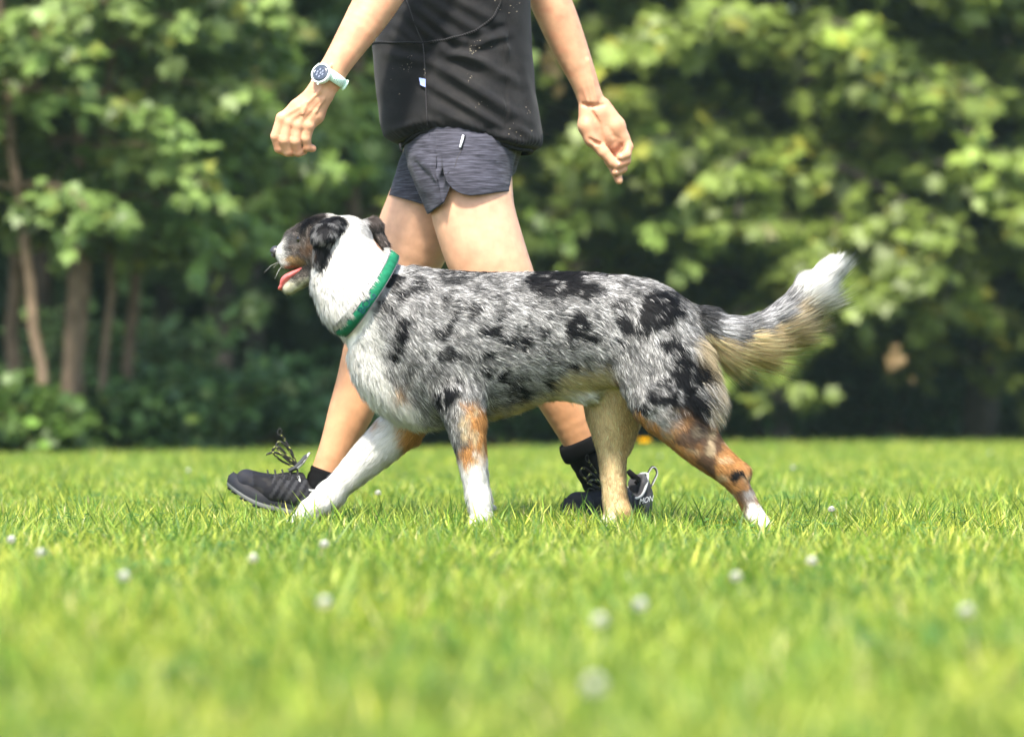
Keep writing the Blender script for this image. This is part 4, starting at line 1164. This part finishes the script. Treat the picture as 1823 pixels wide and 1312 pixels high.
# side seam, hem cord and toggle, care tag, mud crumbs
def on_shirt(px, py, off=.0075):
    l, r, d = shirt_edges(py); c = (px - (l + r) / 2) / ((r - l) / 2)
    s = (1 - min(1, abs(c)) ** (2 / .9)) ** .4
    p = W(px, py, .42); p[1] = .42 - s * d - off - .6 * float(fold_disp(np.array([px * 1.0]), np.array([py * 1.0]))[0])
    return p
mb = MB().tube([on_shirt(x, y) for x, y in ((755, 88), (757, 105), (758.5, 130), (760, 160), (761, 190), (762, 215), (763, 232))], .0011, 5)
mb.tube([on_shirt(x, y, .003) for x, y in ((722, 0), (730, 20), (738, 45), (746, 66), (754, 85))], .0013, 5)
mb.build('side_seam', m_rib, shirt)
hp = [S[-1, i] for i in range(0, 220, 2)] + [S[-1, 0]]
MB().tube(np.array(hp) + [0, 0, -.003], .0050, 7, caps=False).build('hem_band', m_blackplain, shirt)
MB().tube([W(712, 256, .30), W(713, 266, .298), W(715, 271, .297)], [.003, .0018, .0022], 6).build('hem_cord', m_blackplain, shirt)
m_tagw = mat('care tag', (.30, .38, .72), .6, .3); m_tagp = mat('care tag print', (.75, .78, .85), .6, .3)
c4 = [on_shirt(x, y, .0105) for x, y in ((748.5, 148), (760, 151), (760, 165), (751, 161))]
tg = MB().add(c4 + [p + np.array([0, .0015, 0]) for p in c4], [[0, 1, 2, 3], [7, 6, 5, 4], [0, 4, 5, 1], [1, 5, 6, 2], [2, 6, 7, 3], [3, 7, 4, 0]]).build('care_tag', m_tagw, shirt, False)
m_mud = mat('dried mud', (.20, .175, .13), .95, .1)
rng = np.random.default_rng(4); mb = MB()
for cx, cy, sx, sy, n in ((842, 100, 6, 9, 30), (838, 149, 2.5, 4, 12), (876, 92, 1, 1.5, 3), (733, 122, 5, 9, 18), (908, 14, 10, 8, 10), (915, 22, 8, 8, 6), (850, 195, 10, 6, 7), (758, 137, 1, 4, 5), (940, 205, 4, 12, 9), (935, 235, 18, 10, 16), (700, 150, 12, 30, 6), (720, 125, 10, 6, 8)):
    for i in range(int(n * .6) + 1):
        x, y = cx + rng.normal() * sx, cy + rng.normal() * sy
        p = on_shirt(x, y, .0085); s = .0004 + .0009 * rng.random() ** 2
        mb.add(p + s * np.array([(1.3, 0, .6), (-1, 0, .8), (-.6, 0, -1.2), (.8, 0, -.9), (0, -.4, 0)]), [[0, 1, 4], [1, 2, 4], [2, 3, 4], [3, 0, 4]])
mb.build('mud_specks', m_mud, shirt, False)['kind'] = 'stuff'
# short sleeves, above the picture
for (a, b, r0, r1) in (((822, -235, .29, 56), (778, -150, .24, 54), 0, 0), ((838, -235, .55, 54), (884, -150, .60, 52), 0, 0)):
    pts = spline([W(*a[:3]), (W(*a[:3]) + W(*b[:3])) / 2, W(*b[:3])], 6)
    MB().tube(pts, np.linspace(rp(a[3], .4), rp(b[3], .4), 6), 20, caps=False).build('sleeve', m_black, shirt)

# shorts: two legs
def short_leg(rows, hem, name, parent, nu=200, nv=60, slit=None):
    """rows: py, left px, right px, Y centre, Y half depth"""
    A = np.array(rows, float)
    u = np.linspace(0, 2 * np.pi, nu, endpoint=False)
    if slit:                                    # crowd columns round the slit
        u0 = 2 * np.pi - math.acos(slit); u = np.sort(u - .9 * .25 * np.sin(0) )
        u = np.sort(np.concatenate([u, u0 + np.array([-.012, -.006, -.002, .002, .006, .012])])); nu = len(u)
    v = np.linspace(0, 1, nv)[:, None]; u = u[None, :]
    py = A[0, 0] + (345 - A[0, 0]) * v * np.ones_like(u)
    for _ in range(4):
        l = np.interp(py, A[:, 0], A[:, 1]); r = np.interp(py, A[:, 0], A[:, 2])
        px = (l + r) / 2 + (r - l) / 2 * np.cos(u)
        h = hem(px[-1], np.sin(u[0]))
        py = A[0, 0] + (h - A[0, 0]) * v
    yc = np.interp(py, A[:, 0], A[:, 3]); yd = np.interp(py, A[:, 0], A[:, 4])
    Y = yc + yd * np.sin(u)
    dd = CAMD + .40
    P = np.stack([(px - 911.5) * dd / F, Y, CAMH + (HOR - py) * dd / F], -1)
    nn = np.stack([np.cos(u) * np.ones_like(py), np.sin(u) * np.ones_like(py), 0 * py], -1)
    f = .004 * (vnoise(P * [1, 1, .5], 14, 60) - .5) + .0025 * (vnoise(P, 40, 61) - .5)
    for x0, y0, x1, y1, w, hh in ((748, 285, 785, 322, 9, 7), (738, 292, 776, 335, 5, -3), (730, 268, 752, 345, 6, 2.5), (850, 282, 880, 292, 4, 3), (812, 290, 818, 325, 3, -1.5), (835, 345, 905, 332, 3, 1.2), (800, 322, 830, 345, 3, 1.2)):
        dx, dy = x1 - x0, y1 - y0; t = np.clip(((px - x0) * dx + (py - y0) * dy) / (dx * dx + dy * dy), 0, 1)
        d = np.hypot(px - x0 - t * dx, py - y0 - t * dy); f = f + .001 * hh * np.exp(-(d / w) ** 2) * (np.sin(u) < 0)
    P = P + nn * f[..., None]
    o = mesh_np(name, P.reshape(-1, 3), grid_faces(nv, nu, flip=True), m_short, parent)
    so = o.modifiers.new('cloth', 'SOLIDIFY'); so.thickness = .0022; so.offset = -1
    return o, P
def hem_near(px, s):
    a = np.interp(px, [755, 764, 794], [380, 385, 367])
    b = np.interp(px, [794, 797, 802, 808, 816, 826, 840, 862, 908, 915], [324, 330, 337, 344, 350, 354, 356, 354, 345, 343])
    front = np.where(px < 793.5, a, b)
    return np.where(s < 0, front, np.interp(px, [755, 830, 915], [380, 362, 345]))
def hem_far(px, s):
    return np.interp(px, [695, 702, 750, 800, 850, 905], [344, 348, 364, 368, 354, 337])
nrows = [(205, 718, 930, .42, .135), (240, 719, 927, .42, .14), (262, 720, 922, .405, .14), (300, 727, 914, .368, .122), (325, 737, 911, .348, .114), (345, 746, 911, .340, .108), (390, 764, 906, .338, .106)]
frows = [(205, 720, 931, .42, .13), (240, 722, 932, .43, .13), (262, 719, 930, .45, .12), (300, 704, 918, .485, .125), (325, 697, 900, .497, .122), (345, 690, 872, .502, .118), (380, 686, 856, .506, .116)]
shorts, SP = short_leg(nrows, hem_near, 'shorts', person, slit=(794 - 828.5) / 82.5)
short_leg(frows, hem_far, 'far_leg', shorts)
m_zip = mat('reflective piping', (.62, .63, .68), .35, .5)
def on_short(px, py, off=.004):
    A = np.array(nrows); l, r, yc, yd = [np.interp(py, A[:, 0], A[:, k]) for k in (1, 2, 3, 4)]
    c = np.clip((px - (l + r) / 2) / ((r - l) / 2), -1, 1); p = W(px, py, .40); p[1] = yc - yd * math.sqrt(1 - c * c) - off
    return p
MB().tube([on_short(826, 249), on_short(824, 258), on_short(820.5, 271)], [.0028, .003, .0026], 6).build('zip_pull', m_zip, shorts)
MB().tube([on_short(829, 249, .003), on_short(826.5, 259, .003), on_short(823, 273, .003)], [.002, .002, .0018], 5).build('zip_edge', m_blackplain, shorts)
MB().tube([on_short(823, 275, .001), on_short(815, 292, .001), on_short(812, 305, .001), on_short(798, 318, .001)], .0009, 4).build('side_seam', m_rib, shorts)

# ---- watch on the near wrist
m_case = mat('watch case', (.72, .82, .76), .35, .5); m_glass = mat('watch glass', (.035, .045, .065), .12, .6); m_strap = mat('watch strap', (.62, .82, .70), .5, .4)
m_hole = mat('strap holes', (.12, .2, .16), .8, .2)
wc = W(571, 131, .104); wn_ = nrm((-.40, -.84, .28))
wa = nrm(np.cross(wn_, nrm(W(606, 105, .15) - W(572, 162, .15)))); wb = np.cross(wn_, wa)
def disc(c, prof, n=40):
    """profile of (radius, height along the watch normal)"""
    th = np.linspace(0, 2 * np.pi, n, endpoint=False)
    V = np.concatenate([c + r * (np.outer(np.cos(th), wa) + np.outer(np.sin(th), wb)) + h * wn_ for r, h in prof])
    f = [q for q in grid_faces(len(prof), n)] + [np.arange(n)[::-1], np.arange((len(prof) - 1) * n, len(prof) * n)]
    return V, f
rw = rp(19, .11)
V, f = disc(wc, [(rw * .80, -.010), (rw * .97, -.008), (rw, -.004), (rw, 0), (rw * .96, .0025), (rw * .86, .0032), (rw * .84, .0018)])
watch = MB().add(V, f).build('watch', m_case, person)
V, f = disc(wc, [(rw * .84, .0), (rw * .84, .0022), (rw * .5, .0027)])
MB().add(V, f).build('screen', m_glass, watch)
m_lit = mat('watch marks', (.8, .82, .85), .4, .3); m_dial = mat('watch dial marks', (.17, .19, .24), .3, .4)
def mark(a, b, l, w, m, name):
    p = wc + a * rw * wa + b * rw * wb + .0031 * wn_
    q = [p + s * l * .5 * wb + t * w * .5 * wa for s, t in ((-1, -1), (1, -1), (1, 1), (-1, 1))]
    q2 = [x - .0006 * wn_ for x in q]
    MB().add(q + q2, [[0, 1, 2, 3], [0, 4, 5, 1], [1, 5, 6, 2], [2, 6, 7, 3], [3, 7, 4, 0]]).build(name, m, watch, False)
sgn = 1 if wa[0] > 0 else -1
mark(-.62 * sgn, .12, .0055, .0012, m_lit, 'status_mark')
for a, b in ((-.25, .28), (.1, .32), (-.32, .02), (.05, -.02), (.3, 0), (-.2, -.3), (.15, -.28)):
    mark(a * sgn, b, .005, .0035, m_dial, 'dial_mark')
# strap loop round the wrist
ax = nrm(W(606, 105, .153) - W(572, 162, .149)); wcen = W(588, 137, .1515)
s1 = nrm(wc - wcen - ((wc - wcen) @ ax) * ax); s2 = np.cross(ax, s1)
th = np.linspace(0, 2 * np.pi, 64, endpoint=False)
rs = rp(28, .15)
loop = [wcen + (rs * 1.06 * np.cos(t)) * s1 + (rs * 1.0 * np.sin(t)) * s2 + .004 * ax * 0 for t in th]
loop = np.array(loop); hw = np.interp(np.abs(np.cos(th / 2)), [0, 1], [.0085, .0115]); outv = nrm(loop - wcen)
V = np.concatenate([loop - ax * hw[:, None], loop - ax * hw[:, None] + outv * .0028, loop + outv * .0034, loop + ax * hw[:, None] + outv * .0028, loop + ax * hw[:, None], loop - ax * hw[:, None]])
strap = mesh_np('strap', V, grid_faces(6, 64), m_strap, watch)
mb = MB(); pos = 1 if (s2 @ np.array([1, -.6, -.6])) > 0 else -1
for i in range(7):
    for j in range(3):
        t = pos * (.75 + i * .13); o_ = (j - 1) * .0048 + (.0024 if i % 2 else 0)
        p = wcen + rs * 1.06 * math.cos(t) * s1 + rs * math.sin(t) * s2 + o_ * ax; nv = nrm(p - wcen - o_ * ax)
        tt = np.cross(ax, nv); n_ = 8; a = np.linspace(0, 2 * np.pi, n_, endpoint=False)
        mb.add(p + nv * .0037 + .0011 * (np.outer(np.cos(a), ax) + np.outer(np.sin(a), tt)), [list(range(n_))])
mb.build('strap_holes', m_hole, watch, False)['kind'] = 'stuff'
t = pos * 1.75; p = wcen + rs * 1.06 * math.cos(t) * s1 + rs * math.sin(t) * s2; nv = nrm(p - wcen)
MB().tube([p + nv * .003 - ax * .012, p + nv * .0055 - ax * .006, p + nv * .0055 + ax * .006, p + nv * .003 + ax * .012], .0028, 7).build('keeper', m_strap, watch)
for k in (-.5, .5):
    q = wc - .001 * wn_ - wb * (rw * .94) * (1 if (wb @ np.array([0, 0, 1])) > 0 else -1) + wa * rw * k * .7
    MB().tube([q, q - wb * .0035 * (1 if wb[2] > 0 else -1)], .0022, 8).build('button', m_case, watch)

# ---- socks and shoes
m_sock = mat('black sock', (.006, .006, .0065), .95, .08, bump=(700, .4, .001))
m_upper = mat('shoe upper', attr='col', rough=.8, spec=.15, bump=(900, .35, .0008)); m_mid = mat('shoe midsole', attr='col', rough=.7, spec=.3); m_lace = mat('lace', attr='col', rough=.7, spec=.2)
m_gl = mat('grey binding', (.33, .34, .33), .7, .3)
def sock(pts, name='sock'):
    P_ = np.array([W(*p[:3]) for p in pts]); r_ = [rp(p[3], p[2]) for p in pts]
    A = spline(np.column_stack([P_, r_]), 24)
    rad = A[:, 3] + .0009 * np.sin(np.arange(24) * 2.2)
    o = MB().tube(A[:, :3], rad, 28).build(name, m_sock, person)
    return o
s_near = sock([(1036, 783, .351, 41), (1050, 812, .356, 38), (1068, 850, .366, 35), (1086, 886, .376, 37), (1100, 915, .382, 38)])
A0 = spline(np.array([W(1033, 780, .3505), W(1041, 797, .3535), W(1046, 806, .355)]), 8)
MB().tube(A0, [rp(q, .35) for q in (41.5, 43.5, 44.5, 45, 45, 44.5, 43.5, 41)], 28).build('folded_cuff', m_sock, s_near)
MB().tube([W(1118, 838, .385), W(1128, 848, .388), W(1137, 853, .39), (W(1132, 861, .388))], [.006, .0075, .006, .006], 9).build('heel_tab', m_sock, s_near)
s_far = sock([(583, 838, .52, 30), (571, 872, .52, 31), (566, 898, .52, 33), (572, 918, .52, 34)])

def shoe(name, heel, yaw, pitch, label=None, mir=1, td=0.0):
    """local frame: x to the toe, y to the outside, z up; heel is the back of the sole on the ground"""
    cy_, sy_ = math.cos(yaw), math.sin(yaw); cp, sp_ = math.cos(pitch), math.sin(pitch)
    ex = np.array([-cy_ * cp, -sy_ * cp, sp_]); ey = np.array([sy_, -cy_, 0]) * mir; ez = np.cross(ex, ey) * mir
    ez = ez if ez[2] > 0 else -ez
    T = lambda p: np.asarray(heel) + np.asarray(p)[..., 0:1] * ex + np.asarray(p)[..., 1:2] * ey + np.asarray(p)[..., 2:3] * ez
    toe = lambda x: .030 * np.clip((x - .165) / .10, 0, 1) ** 1.8 + .004 * np.clip((.03 - x) / .03, 0, 1)
    FS = Field([-.03, -.07, -.005], [.30, .07, .17], .0028)
    FS.cap([.042, 0, .046], [.10, 0, .048], .033, .036, .012, [0, 1, 0], 1.0)
    FS.cap([.030, 0, .075], [.040, 0, .098], .024, .024, .014, [0, 1, 0], 1.15)
    FS.cap([.10, 0, .050], [.165, .003, .044], .038, .036, .016, [0, 1, 0], 1.15)
    FS.cap([.165, .003, .046], [.222, .006, .056], .036, .027, .014, [0, 1, 0], 1.25)
    FS.cap([.100, 0, .076], [.132, 0, .070], .026, .025, .016, [0, 1, 0], 1.05)
    FS.cap([.066, 0, .150], [.072, 0, .080], .034, .027, .006, None, 1, sub=True)     # the opening
    V, Q = FS.surface(2)
    V[:, 2] = np.maximum(V[:, 2], .018 + toe(V[:, 0]) - .002)
    x, y, z = V.T
    c = np.tile(np.array([.008, .0085, .011]), (len(V), 1))
    ph = (x + .35 * (z - .04) - .075) / .017
    band = (np.abs(ph - np.round(ph)) < .24) & (x > .08) & (x < .165) & (z < .088) & (z > .03)
    c[band] = [.030, .031, .035]
    cap_ = (x > .205 + .3 * (z - .05)); c[cap_] = [.016, .017, .023]
    hc = (x < .055) & (z > .03); c[hc] = [.055, .055, .060]
    c = c * (.8 + .4 * vnoise(V, 120, 70))[:, None]
    dust = sst(.52, .75, vnoise(V, 70, 71)) * .5
    c = c * (1 - dust[:, None]) + np.array([.026, .025, .023]) * dust[:, None]
    up = mesh_np(name, T(V), Q if np.dot(np.cross(ex, ey), ez) > 0 else Q[:, ::-1].copy(), m_upper, person, attrs={'col': rgba(c)})
    if label:
        up['label'] = label
    # sole: footprint loft with a rand and toe bumper
    n = 60; t = np.linspace(0, 2 * np.pi, n, endpoint=False)
    fx = .131 - .134 * np.cos(t)
    hw = np.interp(fx, [-.003, .01, .04, .09, .13, .18, .225, .25, .265], [0.0, .024, .034, .031, .033, .044, .040, .026, 0.0])
    fy = np.sign(np.sin(t)) * hw + .004 * np.sin(fx * 12)
    def lev(s, z0, zt):
        return np.stack([.131 + (fx - .131) * s, fy * s, z0 + zt * toe(fx)], -1)
    cols = [(.02, .02, .022), (.17, .175, .175), (.21, .215, .21), (.009, .0105, .015), (.009, .010, .014), (.009, .009, .012)]
    L_ = [lev(.94, .004, 1), lev(.99, .006, 1), lev(1.0, .014, 1), lev(1.005, .015, 1), lev(1.0, .028, 1.05), lev(.93, .037, 1.1)]
    mb = MB().add(T(np.concatenate(L_)), [q for q in grid_faces(6, n)] + [np.arange(n)[::-1], np.arange(5 * n, 6 * n)])
    mb.c[-1][:, :3] = np.repeat(np.array(cols), n, 0)
    sole = mb.build('sole', m_mid, up)
    mb = MB(); rng = np.random.default_rng(3)
    for i in range(2, n, 3):
        p = np.array([.131 + (fx[i] - .131) * .95, fy[i] * .93, .004 + toe(fx[i])])
        q = [p + np.array(d) * .0045 for d in ((-1, -1, 0), (1, -1, 0), (1, 1, 0), (-1, 1, 0), (-.7, -.7, -1.1), (.7, -.7, -1.1), (.7, .7, -1.1), (-.7, .7, -1.1))]
        mb.add(T(np.array(q)), [[0, 1, 2, 3], [4, 7, 6, 5], [0, 4, 5, 1], [1, 5, 6, 2], [2, 6, 7, 3], [3, 7, 4, 0]], (.02, .02, .022))
    mb.build('tread', m_mid, up, False)
    # toe bumper, tongue, collar binding, pull loop
    tp = [np.array([.131 + (fx[i] - .131) * .99, fy[i] * .98, -.006 + .036 + 1.05 * toe(fx[i])]) for i in range(n) if fx[i] > .195]
    tp.sort(key=lambda p: math.atan2(p[1], p[0] - .19))
    MB().tube(T(np.array([(.135, 0, .098), (.122, 0, .108), (.110, 0, .124), (.104, 0, .138), (.102, 0, .144)]) + [td, 0, -td * .8]), [.019, .021, .022, .018, .008], 12, (.045, .048, .05), flat=-ex, fs=.28).build('tongue', m_upper, up)
    MB().tube(T(np.array([(.117, -.019, .108), (.106, -.017, .127), (.099, -.008, .145), (.098, 0, .147), (.099, .008, .145), (.106, .017, .127), (.117, .019, .108)]) + [td, 0, -td * .8]), .0028, 6).build('tongue_binding', m_gl, up)
    cb = np.array([(.112, .026, .092), (.100, .032, .074), (.082, .034, .066), (.060, .033, .072), (.040, .027, .094), (.024, .014, .117), (.019, 0, .120)])
    cb = spline(np.concatenate([cb, cb[::-1][1:] * [1, -1, 1]]), 40)
    MB().tube(T(cb), .0030, 7).build('collar_binding', m_gl, up)
    pl = spline(np.array([(.020, -.004, .106), (.008, -.003, .122), (.000, 0, .134), (-.010, .001, .132), (-.014, .002, .120), (-.004, .003, .104), (.004, .003, .092)]), 18)
    MB().tube(T(pl), .0030, 6, (.02, .02, .02), flat=ey, fs=.4).build('pull_loop', m_lace, up)
    MB().tube(T(pl + [-.0006, .0022, 0]), .0012, 5).build('pull_loop_edge', m_gl, up)
    # laces across the throat and loose bow
    mb = MB()
    for k in range(5):
        xx = .112 + k * .016; zz = np.interp(xx, [.10, .13, .19], [.108, .098, .082])
        a = spline(np.array([(xx, -.024, zz - .012), (xx + .004, -.012, zz), (xx + .006, 0, zz + .003), (xx + .004, .012, zz), (xx, .024, zz - .012)]), 9)
        mb.tube(T(a), .0022, 6, (.02, .02, .02))
    mb.build('lace', m_lace, up)
    mb = MB(); rng = np.random.default_rng(21)
    kn = np.array([.118 + td, .004, .112 - td * .8])
    loops = [[(0, 0, 0), (.028, .012, .020), (.052, .020, .034), (.062, .018, .022), (.040, .012, .006), (.006, .004, -.002)],
             [(0, 0, 0), (.022, -.006, .028), (.046, -.010, .046), (.056, -.012, .036), (.036, -.008, .016), (.004, 0, 0)],
             [(0, 0, 0), (.020, .004, .030), (.040, .006, .052), (.052, .010, .062)], [(0, 0, 0), (.030, .016, .016), (.058, .028, .020), (.074, .032, .012)]]
    for lp in loops:
        a = spline(kn + np.array(lp), 26)
        V, f = tube(T(a), .0028, 6)
        cc = np.tile(np.array([.018, .018, .018]), (len(V), 1)); kk = (np.arange(len(V)) // 6 * 2 + np.arange(len(V)) % 6) % 13 == 0; cc[kk] = [.45, .5, .12]
        mb.add(V, f); mb.c[-1][:, :3] = cc
    e = kn + np.array(loops[2][-1]); a = np.linspace(0, 2 * np.pi, 14)
    mb.tube(T(e + np.stack([.004 + .0055 * np.cos(a) * .8, 0 * a, .006 + .0075 * np.sin(a)], -1)), .0012, 5, (.02, .02, .02))
    mb.build('lace_bow', m_lace, up)
    # lace eyelets
    for k in range(4):
        xx = .114 + k * .018; zz = np.interp(xx, [.10, .13, .19], [.092, .084, .070]); a = np.linspace(0, 2 * np.pi, 11)
        for s in (1, -1):
            MB().tube(T(np.stack([xx + .004 * np.cos(a), 0 * a + s * (.0305), zz + .004 * np.sin(a)], -1)), .0011, 5, (.02, .02, .02)).build('eyelet', m_lace, up)
    return up, T
def ground_at(px, Y):
    return np.array([(px - 911.5) * (CAMD + Y) / F, Y, 0.004])
sh_far, TF = shoe('shoe', ground_at(601, .50), R(4), R(12.5), 'dark trail shoe landing on its heel')
sh_near, TN = shoe('shoe', ground_at(1160, .43), R(40), R(0), 'dark trail shoe flat on the grass', td=.03)
m_letter = mat('shoe lettering', (.75, .75, .72), .4, .4)
V, f = text_mesh('MON', .018, .25)
P = np.array([(.052 - x * .98, .0385 + .0008, .062 + y + .18 * x) for x, y, _ in V])
MB().add(TN(P), f).build('lettering', m_letter, sh_near, False)

# ---------------------------------------------------------------- flowers in the meadow
m_petal = mat('clover floret', attr='col', rough=.6, spec=.2, trans=.25); m_stem = mat('flower stem', (.10, .2, .04), .6, .2)
def clover_head(rng, r):
    mb = MB()
    for i in range(46):
        z = 1 - 1.75 * (i + .5) / 46; a = i * 2.399; q = math.sqrt(max(0, 1 - z * z))
        d = np.array([q * math.cos(a), q * math.sin(a), z * .85 + .1]); s = nrm(np.cross(d, [.1, .2, 1])); t = np.cross(s, d)
        w = r * .24; c = np.array([.78, .77, .70]) if z > -.4 else np.array([.62, .50, .44])
        mb.add([d * r * .45, d * r * .8 + s * w, d * r * 1.08 + t * w * .3, d * r * .8 - s * w, d * r * .85 - t * w], [[0, 1, 2, 3], [0, 3, 4, 1]], c)
    return mb
def flower(px, py, label, r=.0085, z=.052, name='clover_flower', group='white clover heads in the meadow', d=None):
    d = d or F * (CAMH - z) / (py - HOR)
    z = CAMH - (py - HOR) * d / F
    p = Vector(((px - 911.5) * d / F, d - CAMD, 0))
    root = tag(empty(name, p), label, 'flower', group)
    rng = np.random.default_rng(int(px))
    hd = clover_head(rng, r).build('flower_head', m_petal)
    adopt(hd, root, True); hd.location = (0, 0, z)
    st = MB().tube([(0.004, 0, -.004), (0.002, 0.001, z * .5), (0, 0, z - r * .3)], [.0012, .001, .0009], 5).build('stem', m_stem); adopt(st, root, True)
for px, py, lb in ((72, 985, 'white clover head nearest the left edge beside the dog'), (20, 962, 'white clover head touching the left picture edge'), (221, 1027, 'white clover head lower left of the forward shoe'),
                   (577, 970, 'white clover head just below the forward paw'), (577, 1074, 'blurred clover head below the forward paw'), (1067, 1106, 'blurred clover head below the far hind paw'),
                   (1310, 1028, 'blurred clover head below the rear hind paw'), (1720, 1090, 'blurred clover head near the lower right edge'), (1058, 1222, 'very blurred clover head nearest the camera'),
                   (673, 878, 'small clover head between the two front legs'), (335, 838, 'small clover head left of the shoe laces'), (1412, 833, 'small clover head right of the dog hock'),
                   (1762, 806, 'small pale clover head far right by the wood'), (1175, 812, 'small clover head between the hind legs'), (1445, 1000, 'clover head lower right of the rear paw'), (450, 995, 'clover head below the toe of the forward shoe'), (1140, 1078, 'faint blurred clover head right of the far hind paw'),
                   (878, 905, 'tiny clover head beside the standing front paw'), (1480, 907, 'tiny clover head right of the rear paw')):
    flower(px, py, lb, .0085)
# dandelion
m_yel = mat('dandelion petals', (.90, .62, .01), .6, .2, trans=.2)
dd = 17.5; z = CAMH - (789 - HOR) * dd / F
root = tag(empty('dandelion', ((1147 - 911.5) * dd / F, dd - CAMD, 0)), 'yellow dandelion far behind between the hind legs of the dog', 'flower')
mb = MB()
for ring_ in range(3):
    for i in range(22):
        a = i * 2 * np.pi / 22 + ring_ * .3; up = .25 + .5 * ring_; d = nrm([math.cos(a), math.sin(a), up]); s = np.cross(d, [0, 0, 1]); L_ = .042 - .009 * ring_
        mb.add([d * .004 - s * .003, d * L_ - s * .006, d * L_ * 1.08, d * L_ + s * .006, d * .004 + s * .003], [[0, 1, 2, 3, 4]])
h = mb.build('flower_head', m_yel); adopt(h, root, True); h.location = (0, 0, z)
st = MB().tube([(0, 0, 0), (.003, 0, z * .6), (0, 0, z)], [.003, .0028, .0025], 6).build('stem', m_stem); adopt(st, root, True)

# ---------------------------------------------------------------- hazy summer air
hz = bpy.data.materials.new('haze'); hz.use_nodes = True
nt = hz.node_tree; nt.nodes.remove(nt.nodes['Principled BSDF'])
pv = nt.nodes.new('ShaderNodeVolumePrincipled')
pv.inputs['Color'].default_value = (.66, .93, .82, 1); pv.inputs['Density'].default_value = .0006; pv.inputs['Anisotropy'].default_value = .2
nt.links.new(pv.outputs[0], nt.nodes['Material Output'].inputs['Volume'])
x0, x1, y0, y1, z0, z1 = -420, 420, -70, 420, -1, 13
V = np.array([(x0, y0, z0), (x1, y0, z0), (x1, y1, z0), (x0, y1, z0), (x0, y0, z1), (x1, y0, z1), (x1, y1, z1), (x0, y1, z1)], float)
tag(mesh_np('haze', V, np.array([(0, 3, 2, 1), (4, 5, 6, 7), (0, 1, 5, 4), (1, 2, 6, 5), (2, 3, 7, 6), (3, 0, 4, 7)]), hz, smooth=False), 'thin hazy summer air over the whole meadow', 'haze', kind='stuff')
